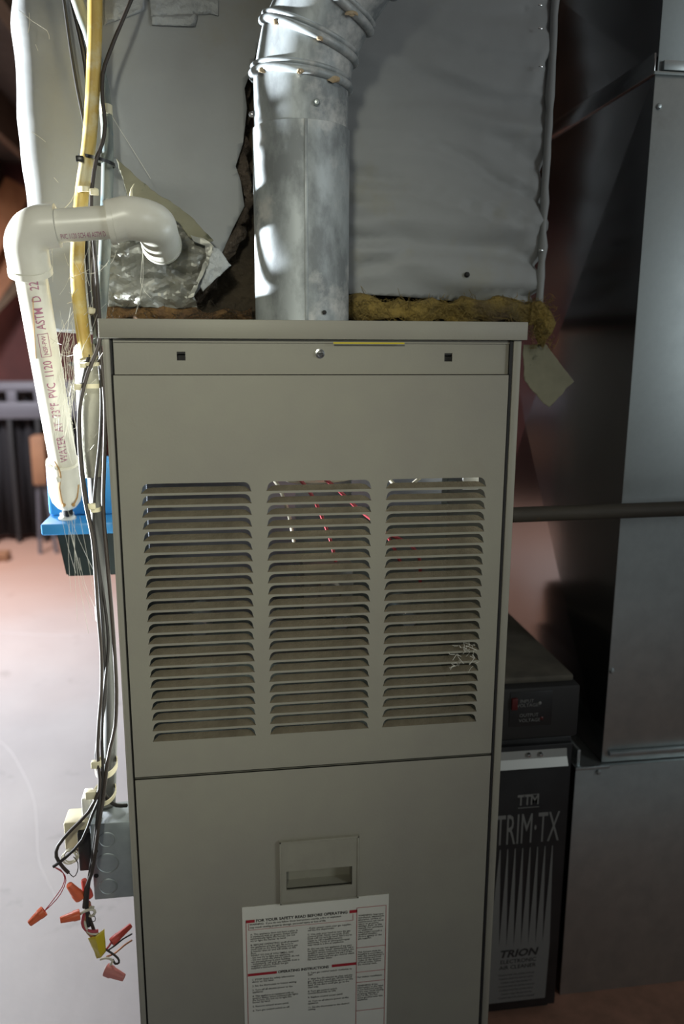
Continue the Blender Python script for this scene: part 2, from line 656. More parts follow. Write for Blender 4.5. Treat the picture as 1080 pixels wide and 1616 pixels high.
a, b = at(526, 541, 0), at(638, 541, 0)
obj('yellow_sticker_edge', MB().box(a.x, b.x, -.0026, -.0022, a.z - .0012, a.z + .0008), yellow_st, fur, smooth=False)

# upper door with 3 x 23 stamped louvers
DZ1, DZ0 = H - .0682, H - .6236
COLS = [(-.2347, -.0922), (-.0726, .0688), (.0885, .2292)]
ZB0, PITCH, NR = H - .2205, .3500 / 22, 23
SH = .0128


def slot(x0, x1, zb):
    r = .0085
    out = [(x0, zb), (x1, zb)]
    for k in range(6):
        t = math.pi / 2 * k / 5
        out.append((x1 - .0015 - r + r * math.cos(t), zb + SH - r + r * math.sin(t)))
    for k in range(6):
        t = math.pi / 2 * (1 - k / 5)
        out.append((x0 + .0015 + r - r * math.cos(t), zb + SH - r + r * math.sin(t)))
    return out


holes = [slot(x0, x1, ZB0 - PITCH * i) for (x0, x1) in COLS for i in range(NR)]
dm = MB().plate([(-.2625, DZ0), (.2551, DZ0), (.2551, DZ1), (-.2625, DZ1)], holes, 0, .0013)
dm.box(-.2625, -.2615, 0.0, .012, DZ0, DZ1)
dm.box(.2541, .2551, 0.0, .012, DZ0, DZ1)
dm.box(-.2625, .2551, 0.0, .010, DZ1 - .001, DZ1)
dm.box(-.2625, .2551, 0.0, .010, DZ0, DZ0 + .001)
door1 = obj('upper_door', dm, taupe, fur, smooth=False)
for (x0, x1) in COLS:
    bl = MB()
    xs = [0, .003, .0075, .013, .3, .7, 1.0]
    L = x1 - x0
    st = [0.0, .003, .0075, .013, L / 2, L - .013, L - .0075, L - .003, L]
    prof = []
    for s_ in st:
        d = min(s_, L - s_)
        g = min(1, d / .0115)
        g = math.sin(g * math.pi / 2)
        prof.append((x0 + s_, g))
    n = len(prof)
    vs_ = []
    for xx, g in prof:
        vs_ += [(xx, .0004, .0), (xx, .0022 * g + .0004, .0027 * g), (xx, .0078 * g + .0006, .0064 * g)]
    for xx, g in prof:
        vs_ += [(xx, .0014, .0), (xx, .0022 * g + .0014, .0027 * g - .0004), (xx, .0078 * g + .0016, .0064 * g - .0004)]
    fs = []
    for i in range(n - 1):
        for k in range(2):
            q = i * 3 + k
            fs.append((q, q + 3, q + 4, q + 1))
            q2 = n * 3 + q
            fs.append((q2, q2 + 1, q2 + 4, q2 + 3))
        q = i * 3 + 2
        fs.append((q, q + 3, q + 3 + n * 3, q + n * 3))
    bl.add(vs_, fs)
    first = None
    for i in range(NR):
        if first is None:
            b2 = MB()
            b2.v = [p + V((0, 0, ZB0)) for p in bl.v]
            b2.f = bl.f
            first = obj('louver_blade', b2, dusty, door1, angle=50)
        else:
            c = first.copy()
            COL.objects.link(c)
            c.location = first.location - V((0, 0, PITCH * i))

# lower door with pull handle
LZ1 = DZ0 - .0022
a0, a1, a2, a3 = at(452, 1376, -.004), at(556, 1366, -.004), at(556, 1395, -.004), at(452, 1406, -.004)
hx0, hx1 = a0.x, a1.x
hzt, hzb = (a0.z + a1.z) / 2, (a2.z + a3.z) / 2
ld = MB().plate([(-.2625, .05), (.2551, .05), (.2551, LZ1), (-.2625, LZ1)], [[(hx0, hzb), (hx1, hzb), (hx1, hzt), (hx0, hzt)]], 0, .0013)
ld.box(-.2625, -.2615, 0, .012, .05, LZ1)
ld.box(.2541, .2551, 0, .012, .05, LZ1)
ld.box(-.2625, .2551, 0, .010, LZ1 - .001, LZ1)
door2 = obj('lower_door', ld, taupe, fur, smooth=False)
b0, b1, b2_, b3 = at(440, 1330, -.004), at(567, 1318, -.004), at(566, 1417, -.004), at(443, 1427, -.004)
px0, px1 = (b0.x + b3.x) / 2, (b1.x + b2_.x) / 2
pzt, pzb = (b0.z + b1.z) / 2, (b2_.z + b3.z) / 2
hp = MB().plate([(px0, pzb), (px1, pzb), (px1, pzt), (px0, pzt)], [[(hx0, hzb), (hx1, hzb), (hx1, hzt), (hx0, hzt)]], -.0045, -.0004)
handle = obj('handle_plate', hp, taupe_plain, door2, smooth=False)
hr = MB().box(px0, px0 + .0025, -.0058, -.0044, pzb, pzt, .0004)
hr.box(px1 - .0025, px1, -.0058, -.0044, pzb, pzt, .0004)
hr.box(px0, px1, -.0058, -.0044, pzt - .0025, pzt, .0004)
hr.box(px0, px1, -.0058, -.0044, pzb, pzb + .0025, .0004)
obj('handle_rim', hr, taupe_plain, door2)
cup = MB().box(hx0 - .001, hx1 + .001, .0200, .0215, hzb - .001, hzt + .012)
cup.box(hx0 - .0015, hx0, -.002, .021, hzb - .001, hzt + .012)
cup.box(hx1, hx1 + .0015, -.002, .021, hzb - .001, hzt + .012)
cup.box(hx0 - .001, hx1 + .001, -.002, .021, hzb - .0015, hzb)
cup.box(hx0 - .001, hx1 + .001, .002, .021, hzt + .011, hzt + .0125)
obj('pull_cup', cup, taupe_plain, door2, smooth=False)

# instruction label
s0, s1 = at(382, 1432, -.0006), at(614, 1411, -.0006)
SX0, SX1 = s0.x, s1.x
SZ = (s0.z + s1.z) / 2
SU = (SX1 - SX0) / 965.0


def S(u, v, y=-.0012):
    return V((SX0 + u * SU, y, SZ - v * SU))


top = []
for k in range(41):
    u = 965 * k / 40
    top.append((SX0 + u * SU, SZ + SU * (5 * noise.noise(V((u * .02, 3, 0))) + (6 if 250 < u < 760 else 0))))
sm = MB().plate([(SX0, SZ - 1150 * SU), (SX1, SZ - 1150 * SU)] + list(reversed(top)), [], -.0007, -.0001)
lab = obj('instruction_label', sm, sheet_m, fur, smooth=False)


def rectm(mb, u0, v0, u1, v1):
    mb.add([S(u0, v1), S(u1, v1), S(u1, v0), S(u0, v0)], [(0, 1, 2, 3)])


rb = MB()
rectm(rb, 22, 96, 80, 117)
rectm(rb, 702, 94, 754, 116)
rectm(rb, 28, 500, 218, 519)
rectm(rb, 585, 496, 752, 516)
lw = 3.2
for u in (22, 750, 946):
    rectm(rb, u, 80 if u > 700 else 96, u + lw, 1140)
rectm(rb, 750, 80, 949, 80 + lw)
for v in (385, 575, 655, 880):
    rectm(rb, 750, v, 949, v + lw)
for (u0, v0, u1, v1) in ((38, 170, 726, 172.5), (724, 122, 726.5, 172), (38, 122, 40.5, 172)):
    rectm(rb, u0, v0, u1, v1)
obj('red_rule', rb, redink_m, lab, smooth=False)


def label_text(body, u, v, size, width=None, align='LEFT', line=1.0, sx=1.0, bold=0.0, name='text_block'):
    mb = MB()
    add_text(mb, body, size * SU, lambda x_, y_: S(u, v, -.0011) + V((x_, 0, y_)), width=(width * SU / sx if width else None), align=align, line=line, sx=sx, bold=bold * SU)
    obj(name, mb, ink_m, lab, smooth=False)


label_text('FOR YOUR SAFETY READ BEFORE OPERATING', 87, 116, 29, sx=1.0, bold=.7, name='heading_text')
label_text('OPERATING INSTRUCTIONS', 226, 518, 27, sx=.98, bold=.7, name='heading_text')
label_text('WARNING:  If you do not follow these instructions exactly, a fire or explosion', 46, 138, 19.5, sx=.955, bold=.15)
label_text('may result causing property damage, personal injury or loss of life.', 46, 160, 19.5, sx=.955, bold=.15)
T1 = ("A. This appliance does not have a pilot. It is equipped with an ignition device which automatically lights the burner. Do not try to light the burner by hand.\n\n"
      "B. BEFORE OPERATING smell all around the appliance area for gas. Be sure to smell next to the floor because some gas is heavier than air and will settle on the floor.\n"
      "WHAT TO DO IF YOU SMELL GAS\n- Do not try to light any appliance.\n- Do not touch any electric switch; do not use any telephone in your building.\n"
      "- Immediately call your gas supplier from a neighbor's phone. Follow the gas supplier's instructions.")
label_text(T1, 50, 212, 18.5, 318, line=.86, bold=.12)
T2 = ("- If you cannot reach your gas supplier, call the fire department.\n\n"
      "C. Use only your hand to turn the gas control knob. Never use tools. If the knob will not turn by hand, don't try to repair it, call a qualified service technician. Force or attempted repair may result in a fire or explosion.\n\n"
      "D. Do not use this appliance if any part has been under water. Immediately call a qualified service technician to inspect the appliance and to replace any part of the control system and any gas control which has been under water.")
label_text(T2, 424, 206, 18.5, 314, line=.86, bold=.12)
T3 = ("1. STOP! Read the safety information above on this label.\n\n2. Set the thermostat to lowest setting.\n\n3. Turn off all electric power to the appliance.\n\n"
      "4. This appliance is equipped with an ignition device which automatically lights the burner. Do not try to light the burner by hand.\n\n5. Remove control access panel.\n\n6. Turn gas control switch to off.")
label_text(T3, 55, 556, 18.5, 314, line=.86, bold=.12)
T4 = ("6. Turn gas control switch clockwise to OFF.\n\n7. Wait five (5) minutes to clear out any gas. If you then smell gas, STOP! Follow B in the safety information above on this label. If you don't smell gas, go to the next step.\n\n"
      "8. Turn gas control switch counterclockwise to ON.\n\n9. Replace control access panel.\n\n10. Turn on all electric power to the appliance.\n\n11. Set the thermostat to the desired setting.")
label_text(T4, 424, 548, 18.5, 314, line=.86, bold=.12)
R1 = ("WARNING: Improper installation, adjustment, alteration, service or maintenance can cause injury or property damage. Refer to this manual. For assistance or additional information consult a qualified installer, service agency or the gas supplier.")
label_text(R1, 762, 148, 18.5, 178, line=.86, bold=.12)
label_text("This furnace must be installed in accordance with the manufacturer's instructions and local codes. In the absence of local codes, follow the national code.", 760, 428, 18.5, 180, line=.86, bold=.12)
label_text('For indoor installation', 760, 622, 18.5, 190, line=.86, bold=.12)
label_text("WARNING: If the information in this label is not followed exactly, a fire may result causing property damage or loss of life. Do not store gasoline near this appliance.", 760, 690, 18.5, 180, line=.86, bold=.12)

# what shows through the louvers
obj('heat_exchanger_panel', MB().box(-.245, -.02, .17, .172, .80, 1.12, .0008), inner_m, fur)
obj('partition', MB().box(-.270, .268, .33, .3315, .3, H - .01), galv_soft, fur, smooth=False)
obj('partition', MB().box(-.270, .268, .02, .33, .615, .6165), galv_soft, fur, smooth=False)
mt = MB().tube([(-.20, .07, .775), (.22, .07, .775)], .010, 12, smooth=False)
obj('gas_manifold', mt, silver_hi, fur)
for k in range(4):
    xx = -.17 + k * .105
    obj('burner_tube', MB().lathe((xx, .085, .81), (0, 1, 0), [(.012, 0), (.017, .006), (.021, .05), (.021, .075)], 14), galv, fur)
vb = MB().box(-.02, .055, .055, .12, .83, .91, .006)
vb.lathe((.018, .0545, .872), (0, -1, 0), [(.018, 0), (.018, .01), (.014, .014)], 16)
obj('gas_valve', vb, silver_hi, fur)
for k, (c_, pts) in enumerate([
        (red_wire, [(-.045, .06, 1.075), (-.03, .05, 1.045), (-.005, .055, 1.01), (.02, .07, .95), (.03, .07, .91)]),
        (red_wire, [(-.03, .065, 1.08), (-.005, .055, 1.05), (.03, .06, 1.02), (.06, .07, .99), (.10, .06, .955), (.13, .08, .9)]),
        (white_wire, [(-.07, .06, 1.08), (-.05, .05, 1.04), (-.01, .06, 1.03), (.05, .06, 1.035), (.09, .06, 1.06)]),
        (white_wire, [(-.072, .055, 1.05), (-.055, .05, 1.03), (-.04, .06, .99), (-.03, .08, .94)]),
        (white_wire, [(.09, .06, 1.05), (.12, .05, 1.02), (.15, .055, 1.035), (.19, .06, 1.07)]),
        (red_wire, [(.09, .07, .955), (.12, .06, .945), (.15, .06, .92), (.16, .08, .86)])]):
    obj('internal_wire', MB().tube(pts, .0025, 8), c_, fur)
obj('control_board', MB().box(.06, .20, .12, .124, .98, 1.10, .001), inner_m, fur)
obj('light_patch', MB().box(.205, .228, .03, .032, 1.02, 1.06, .0005), white_m, fur)  # white plate standing in for light showing through the upper louvers

# ------------------------------------------------------------------ insulated plenum over the furnace
PY = .22
PXL, PXR, PZT = -.406, .389, RZ - .21
plen = thing('insulated_plenum', 'grey vinyl-wrapped insulated duct plenum rising behind the round flue', 'duct', (0, .5, H))
obj('core', MB().box(-.372, .355, .262, .78, H + .0015, PZT, .01), brown_m, plen)
RL, RR = .036, .022


def wrap_pt(s, z):
    """s: X on the front; beyond the corners it runs round them and back along the sides"""
    xa, xb = PXL + RL, PXR - RR
    if s < xa:
        d = xa - s
        arc = RL * math.pi / 2
        if d < arc:
            t = d / RL
            return V((xa - RL * math.sin(t), PY + RL - RL * math.cos(t), z)), V((-math.sin(t), -math.cos(t), 0))
        return V((PXL, PY + RL + d - arc, z)), V((-1, 0, 0))
    if s > xb:
        d = s - xb
        arc = RR * math.pi / 2
        if d < arc:
            t = d / RR
            return V((xb + RR * math.sin(t), PY + RR - RR * math.cos(t), z)), V((math.sin(t), -math.cos(t), 0))
        return V((PXR, PY + RR + d - arc, z)), V((1, 0, 0))
    return V((s, PY, z)), V((0, -1, 0))


def ridge(v):
    return 1 - min(1, abs(v) * 3.0)


def wrap_fn(s, z):
    p, n = wrap_pt(s, z)
    low = max(0, min(1, (1.72 - z) / .45))
    d = .006 * noise.noise(V((s * 4, z * 4, 2)))
    if s > -.06:
        zz = z + .10 * (s - .07) + .012 * noise.noise(V((s * 9, z * 3, 5)))
        d += (.004 + .014 * low) * noise.noise(V((s * 4.0 + 3, zz * 30, 1.3)))
        d -= (.006 + .020 * low) * max(0, ridge(noise.noise(V((s * 2.6, zz * 21, 7)))) - .55) * 2 * (.5 + .5 * noise.noise(V((s * 5, z * 8, 8))))
        fl_ = max(0, 1 - (s - .04) / .16)
        d += .018 * low * fl_ * noise.noise(V((s * 8, (zz + .18 * s) * 48, 4)))
    else:
        zz = z - .12 * s
        d += .0028 * noise.noise(V((s * 5, zz * 22, 11))) + .0035 * max(0, -s - .05) * noise.noise(V((s * 3, zz * 14, 15))) * 4
    zb = bottom(s)
    e = (z - zb) / .03
    if e < 1:
        d -= .012 * (1 - max(0, e)) ** 2
    if s > PXR - RR - .03:                      # the folded corner seam
        d += .004 * noise.noise(V((s * 30, (z - s * 1.8) * 26, 3)))
    return p + n * d


def bottom(s):
    if s < -.283:
        return 1.238
    if s < -.05:
        return 1.262
    return 1.299 - (s - .07) * .062


def F(px, py):
    q = at(px, py, PY)
    return (q.x, q.z)


out = [(-.92, 1.238), (-.284, 1.238), (-.279, 1.262), F(290, 490)]
out += [F(*p) for p in ((318, 452), (332, 428), (352, 396), (368, 360), (386, 325), (380, 285), (372, 262), (384, 225), (390, 170), (386, 140), (398, 108), (408, 70))]
out += [F(430, 40), F(520, 40), F(542, 100), F(538, 300), F(532, 462)]
out += [(.15, bottom(.15)), (.25, bottom(.25)), (.372, bottom(.372)), (.90, bottom(.39)), (.90, PZT), (-.92, PZT)]
wm = MB()
sheet(wm, out, .0095, wrap_fn)
wrap = obj('vinyl_wrap', wm, wrap_m, plen, angle=80)
solidify(wrap, .002, -1)
# rolled seam down the right corner
sm_pts = []
for k in range(40):
    z = bottom(.38) + .004 + k * (PZT - bottom(.38) - .01) / 39
    sm_pts.append((PXR - .010 + .0032 * noise.noise(V((0, z * 18, 1))), PY + .002 + .003 * noise.noise(V((4, z * 14, 1))), z))
obj('corner_seam', MB().tube(sm_pts, [.0048 + .0035 * noise.noise(V((7, k * .9, 2))) for k in range(40)], 10, squash=(1, 1.3)), wrap_m, plen, angle=80)
for k in range(4):
    q = at(853.5 + k * .5, (8, 45, 105, 395)[k], PY - .010)
    obj('staple', MB().box(q.x - .004, q.x + .002, q.y - .001, q.y + .001, q.z - .001, q.z + .001, .0004), screw_m, plen)
q = at(739, 433, PY - .012)
obj('stick_pin', MB().lathe(q + V((0, .01, 0)), (0, -1, 0), [(.0042, 0), (.0042, .006), (.003, .0085), (0.0001, .0095)], 12), blackmat, plen)
# foil tape patches
for poly in ([(165, -30), (226, -30), (229, 18), (205, 28), (165, 42)], [(234, -30), (345, -30), (345, 27), (332, 24), (238, 32)], [(238, 29), (312, 24), (309, 44), (240, 42)]):
    t_ = MB()
    k = len(plen.children)
    sheet(t_, [F(*p) for p in poly], .007, lambda s, z: wrap_fn(s, z) + V((0, -.0022 - (.0016 if poly[0][1] > 0 else 0) - .001 * noise.noise(V((s * 60, z * 60, 3))), 0)), rag=.001, seed=k)
    solidify(obj('foil_tape_patch', t_, tape_m, plen, angle=60), .0008, -1)


def crumple(x_, z_, amp, seed, sc_=26):
    wx, wz = x_ + .006 * noise.noise(V((x_ * 40, z_ * 40, 2))), z_ + .006 * noise.noise(V((x_ * 40, z_ * 40, 7)))
    d1, _p = noise.voronoi(V((wx * sc_ * .9, wz * sc_ * 1.3, seed)))
    d2, _p = noise.voronoi(V((wx * sc_ * 2.4, wz * sc_ * 2.0, seed + 3)))
    b_ = noise.noise(V((x_ * sc_ * .5 + 3, z_ * sc_ * 1.1, seed + 4)))
    return amp * (.62 * (d1[1] - d1[0]) + .13 * (d2[1] - d2[0]) + 1.0 * abs(b_) - .4)


def flap(name, poly, Y, amp, seed, material, step=.0028, tilt=None, sc_=26, rag=.0015, t=.001):
    mb = MB()
    pp = [at(a_, b_, Y) for a_, b_ in poly]
    pl_ = [(q.x, q.z) for q in pp]

    def fn(x_, z_):
        y = Y - crumple(x_, z_, amp, seed, sc_)
        if tilt:
            y += tilt(x_, z_)
        return V((x_, y, z_))
    sheet(mb, pl_, step, fn, rag=rag, seed=seed)
    o = obj(name, mb, material, plen, smooth=(material is not foil_m), angle=28)
    solidify(o, t, -1)
    return o


flap('foil_flap', [(168, 340), (215, 322), (262, 345), (282, 350), (300, 372), (322, 376), (338, 390), (330, 412), (318, 440), (303, 462), (312, 484), (262, 487), (220, 484), (172, 483), (166, 420)], .200, .030, 3, foil_m, sc_=30, step=.0042)
flap('grey_fold', [(166, 252), (182, 248), (198, 290), (205, 350), (168, 352)], .203, .006, 8, wrap_m)
flap('kraft_flap', [(183, 249), (212, 276), (240, 300), (276, 322), (300, 340), (326, 368), (337, 380), (322, 384), (296, 372), (283, 352), (262, 340), (222, 345), (205, 320)], .192, .006, 12, paper_m)
flap('folded_corner', [(336, 390), (346, 392), (365, 419), (336, 444), (321, 460), (316, 452), (328, 420)], .186, .004, 21, tape_m)
flap('torn_strip', [(300, 371), (322, 376), (338, 388), (328, 420), (312, 450), (306, 468), (296, 470), (312, 440), (326, 404), (324, 388), (306, 380)], .186, .006, 31, foil_m)
flap('loose_facing_scrap', [(826, 545), (862, 543), (906, 602), (868, 643), (858, 636), (836, 610), (828, 600)], .235, .003, 41, paper_m, t=.0012)


def lump(name, pts, rs, amp, seed, material, n=14, sq_=(1, 1), sc_=40):
    mb = MB().tube(pts, rs, n, step=.008, squash=sq_)
    mb.v = [p + V((noise.noise(p * sc_ + V((seed, 0, 0))), noise.noise(p * sc_ + V((0, seed, 0))), noise.noise(p * sc_ + V((0, 0, seed))))) * amp for p in mb.v]
    return obj(name, mb, material, plen, angle=80)


lump('torn_insulation', [at(388, 130, .245), at(384, 200, .24), at(382, 262, .24), at(392, 310, .242), at(372, 360, .238), at(352, 400, .236), at(330, 440, .24), at(310, 480, .245)],
     [.006, .009, .012, .010, .014, .015, .012, .008], .012, 2, brown2_m, sc_=60)
lump('glass_wool_edge', [at(540, 486, .235), at(600, 488, .232), at(680, 490, .232), at(760, 490, .23), at(820, 492, .23), at(850, 492, .232)],
     [.015, .017, .014, .016, .017, .016], .017, 5, wool_m, sc_=30)
lump('glass_wool_edge', [at(836, 492, .222), at(856, 498, .222), at(857, 520, .224), at(852, 540, .228)], [.014, .016, .014, .005], .010, 9, wool_m)
lump('glass_wool_edge', [at(165, 496, .215), at(220, 496, .21), at(280, 497, .212), at(330, 500, .22), at(395, 500, .24)], [.010, .011, .011, .012, .012], .010, 14, brown_m if False else mat('rusty_wool', (.22, .12, .04), .95, 0, (.09, .05, .025), 30, bump=1.0, bscale=90), sc_=50)

fb = MB()
rf = random.Random(5)


def fibres(x0, x1, y0, y1, Y0, Y1, n, ln):
    for _ in range(n):
        p = at(rf.uniform(x0, x1), rf.uniform(y0, y1), rf.uniform(Y0, Y1))
        d = V((rf.gauss(0, 1), rf.gauss(-.4, .6), rf.gauss(0, .45))).normalized() * rf.uniform(.3, 1) * ln
        b_ = V((rf.gauss(0, 1), rf.gauss(0, .6), rf.gauss(0, 1))) * ln * .3
        q = p + d
        q.z = max(q.z, H + .0012) if q.x < .276 else q.z
        fb.tube([p, p.lerp(q, .5) + b_, q], .00035, 3, step=.01, caps=False)


fibres(545, 868, 472, 503, .212, .228, 420, .022)
fibres(836, 868, 486, 545, .20, .222, 130, .02)
fo_ = obj('loose_fibres', fb, wool_m, plen, smooth=False)
fo_['kind'] = 'stuff'
fb = MB()
fibres(175, 400, 486, 503, .19, .22, 120, .02)
fo_ = obj('loose_fibres', fb, brown_m, plen, smooth=False)
fo_['kind'] = 'stuff'

# ------------------------------------------------------------------ flue pipe
FX, FY, FR = -.0115, .13, .0665
flue = thing('flue_pipe', 'weathered round galvanized flue pipe with ringed elbow rising from furnace top', 'pipe', (FX, FY, H))
zs_ = at(477, 184, FY - FR).z
fm = MB().lathe((FX, FY, H - .002), (0, 0, 1), [(FR, 0), (FR, zs_ - H), (FR - .0022, zs_ - H + .001)], 64, capped=False)
obj('lower_section', fm, flue_m, flue, angle=40)
zj = at(477, 104, FY - FR).z
# gored elbow: mitred rings along a bending axis
ax = [V((FX, FY, zs_ - .02)), V((FX, FY, zj))]
dirs = [(14, .05), (30, .055), (40, .06), (45, .30)]
bdir = V((.90, -.42, 0)).normalized()
for a_, l_ in dirs:
    t = math.radians(a_)
    ax.append(ax[-1] + (V((0, 0, 1)) * math.cos(t) + bdir * math.sin(t)) * l_)
side = V((0, 0, 1)).cross(bdir)
NS = 56


def ring(i, r):
    d0 = (ax[i] - ax[i - 1]).normalized() if i else (ax[1] - ax[0]).normalized()
    d1 = (ax[i + 1] - ax[i]).normalized() if i + 1 < len(ax) else d0
    nrm = (d0 + d1).normalized()
    u = side
    v = nrm.cross(u)
    k = 1 / max(.3, nrm.dot(d0))
    return [ax[i] + u * (r * math.cos(2 * math.pi * q / NS)) + v * (r * k * math.sin(2 * math.pi * q / NS)) for q in range(NS)]


for i in range(len(ax) - 1):
    mb = MB()
    r_ = FR - .0022 if i == 0 else FR - .001 - .0008 * i
    A, B = ring(i, r_), ring(i + 1, r_)
    mb.add(A + B, [(q, (q + 1) % NS, NS + (q + 1) % NS, NS + q) for q in range(NS)])
    obj('upper_section' if i == 0 else 'elbow_gore', mb, flue_m, flue, angle=60)
for i in (1, 2, 3, 4):
    d0 = (ax[i] - ax[i - 1]).normalized()
    for k, (off, r2) in enumerate(((0, .0058), (.0085, .0034))):
        rr = [p + d0 * off for p in ring(i, FR - .0012)]
        obj('bead_ring', MB().tube(rr + [rr[0]], r2, 10, caps=False, smooth=False), flue_m, flue, angle=60)
rnd = random.Random(4)
for i, (ths) in ((1, (2.75, -2.85, -2.2)), (2, (2.9, -2.6)), (3, (-3.0, -2.3))):
    for th in ths:
        R0 = ring(i, FR + .003)
        q = R0[int((th / (2 * math.pi)) * NS) % NS]
        mb = MB()
        bm = bmesh.new()
        bmesh.ops.create_icosphere(bm, subdivisions=2, radius=1)
        s_ = V((rnd.uniform(.004, .009), rnd.uniform(.002, .004), rnd.uniform(.0025, .005)))
        bm.verts.index_update()
        mb.add([q + V((v.co.x * s_.x, v.co.y * s_.y, v.co.z * s_.z - .004)) * (1 + .5 * noise.noise(v.co * 2 + V((i, th, 0)))) for v in bm.verts], [[v.index for v in f.verts] for f in bm.faces])
        bm.free()
        obj('sealant_blob', mb, sealant_m, flue)
# lock seam, screws, hole
q0, q1 = at(483, 190, FY - FR), at(481, 500, FY - FR)
obj('lock_seam', MB().box(q0.x - .0022, q0.x + .0022, FY - FR - .0016, FY - FR + .003, H, zs_ - .002, .001), flue_m, flue)
for a_, b_ in ((500, 162),):
    q = at(a_, b_, FY - FR + .003)
    obj('sheet_screw', MB().lathe(q, (0, -1, 0), [(.0045, 0), (.0045, .002), (.003, .0045), (.0001, .005)], 10), galv_soft, flue)
q = at(400, 184, FY)
obj('sheet_screw', MB().lathe(V((FX - FR + .001, FY - .01, q.z)), (-1, 0, 0), [(.004, 0), (.004, .002), (.003, .005), (.0001, .006)], 10), screw_m, flue)
q = at(512, 493, FY - FR + .004)
obj('vent_hole', MB().lathe(q, (0, -1, 0), [(.003, 0), (.003, .0025), (.0001, .003)], 10), blackmat, flue)

# ------------------------------------------------------------------ return-air duct on the right
DY = .20
e0 = at(1035, 115, DY)
DXL = e0.x
ret = thing('return_air_duct', 'large bare galvanized return duct standing on a square base at right', 'duct', (.85, .8, 0))
zsl = e0.z
zbt = at(950, 1203, DY).z
DYB = 1.0


def panelbox(name, x0, x1, y0, y1, z0, z1, front, sidem, bulge=.024):
    obj(name + '_front', MB().box(x0, x1, y0, y0 + .0012, z0, z1, .0004), front, ret)
    # cross-broken side sheet: creased corner to corner, its middle standing slightly proud
    ym, zm = (y0 + y1) / 2, (z0 + z1) / 2
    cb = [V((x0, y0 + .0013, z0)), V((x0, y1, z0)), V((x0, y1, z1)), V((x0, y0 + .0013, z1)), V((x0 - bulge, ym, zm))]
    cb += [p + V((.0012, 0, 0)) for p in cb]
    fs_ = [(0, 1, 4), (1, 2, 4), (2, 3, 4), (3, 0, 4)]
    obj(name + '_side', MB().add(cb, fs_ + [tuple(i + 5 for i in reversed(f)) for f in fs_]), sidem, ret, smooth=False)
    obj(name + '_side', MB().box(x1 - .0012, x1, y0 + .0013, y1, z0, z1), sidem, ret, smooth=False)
    obj(name + '_back', MB().box(x0, x1, y1, y1 + .0012, z0, z1), front, ret, smooth=False)


panelbox('trunk', DXL, 1.14, DY, DYB, zbt, zsl, galv_soft, galv_shaded)
panelbox('riser', DXL + .005, 1.135, DY + .004, DYB, zsl, RZ - .21, galv_soft, galv_shaded)
sl = MB().box(DXL - .004, DXL + .0, DY, DYB, zsl - .002, zsl + .028, .001)
obj('drive_cleat', sl, galv_shaded, ret)
sl = MB().box(DXL - .004, 1.144, DY - .004, DY + .001, zsl - .003, zsl + .002, .0012)
obj('slip_joint', sl, galv_soft, ret)
tb = at(1048, 92, DY)
obj('cleat_tab', MB().box(tb.x, tb.x + .09, DY - .003, DY + .0045, zsl + .004, zsl + .018, .001), galv_soft, ret)
BY, BXL = .19, .482
zb2 = at(905, 1213, BY).z
panelbox('base', BXL, 1.2, BY, DYB, .0, zb2 - .001, galv_soft, galv_shaded, .0005)
obj('base_top', MB().box(BXL, 1.2, BY, DYB, zb2 - .001, zb2 + .0005), galv_soft, ret, smooth=False)
obj('base_lip', MB().box(BXL - .001, DXL + .01, BY - .002, BY + .004, zb2 - .004, zb2 + .002, .001), galv, ret)
q0 = at(962, 1190, DY - .006)
obj('bottom_flange', MB().box(q0.x, 1.14, DY - .009, DY - .0005, q0.z - .004, q0.z + .004, .001), galv, ret)
obj('corner_angle', MB().box(BXL + .006, BXL + .012, BY + .01, .62, zb2 + .0006, zb2 + .030, .001), galv_soft, ret)
for a_, b_ in ((1040, 168), (966, 1059), (940, 1213)):
    q = at(a_, b_, DY)
    obj('sheet_screw', MB().lathe(V((q.x, (DY if a_ != 940 else BY - .002) + .0002, q.z)), (0, -1, 0), [(.0045, 0), (.0045, .002), (.003, .004), (.0001, .0045)], 10), galv, ret)

# gas pipe crossing in front of the duct
g0, g1 = at(812, 813, .135), at(1080, 803, .135)
gd = (g1 - g0).normalized()
gp = thing('gas_pipe', 'dark rusty horizontal pipe running from furnace side across the return duct', 'pipe', (.6, .135, g0.z - .013))
obj('pipe', MB().tube([V((.272, .135, g0.z)), g0 + gd * .75], .0122, 20, smooth=False), rust_m, gp)
obj('coupling', MB().tube([V((.270, .135, g0.z)), V((.285, .135, g0.z))], .0165, 16, smooth=False), rust_m, gp)

# ------------------------------------------------------------------ electronic air cleaner
AY = .15
ac = thing('air_cleaner', 'narrow black electronic air cleaner with silver pinstripes between furnace and duct', 'air cleaner', (.38, .4, 0))
AX1 = .4535
zc1 = at(893, 1082, AY - .012).z
zc0 = at(893, 1163, AY - .012).z
ztop = at(890, 1166, AY).z
obj('cabinet', MB().box(.276, AX1 + .003, AY + .012, .70, .03, ztop - .002, .002), black, ac)
obj('base_feet', MB().box(.29, AX1 - .004, AY + .02, .68, .0, .03, .002), blackmat, ac)
obj('control_box', MB().box(.276, AX1 + .002, AY - .012, .66, zc0, zc1, .005), blackmat, ac)
obj('control_lid', MB().box(.277, AX1 - .004, AY + .004, .66, zc1, zc1 + .012, .004), mat('dusty_top', (.10, .088, .068), .85, 0, (.06, .053, .043), 14), ac)
q0, q1 = at(806, 1093, AY - .0125), at(870, 1143, AY - .0125)
cp = obj('control_panel', MB().box(q0.x, q1.x, AY - .0135, AY - .0115, q1.z, q0.z, .0008), black, ac)


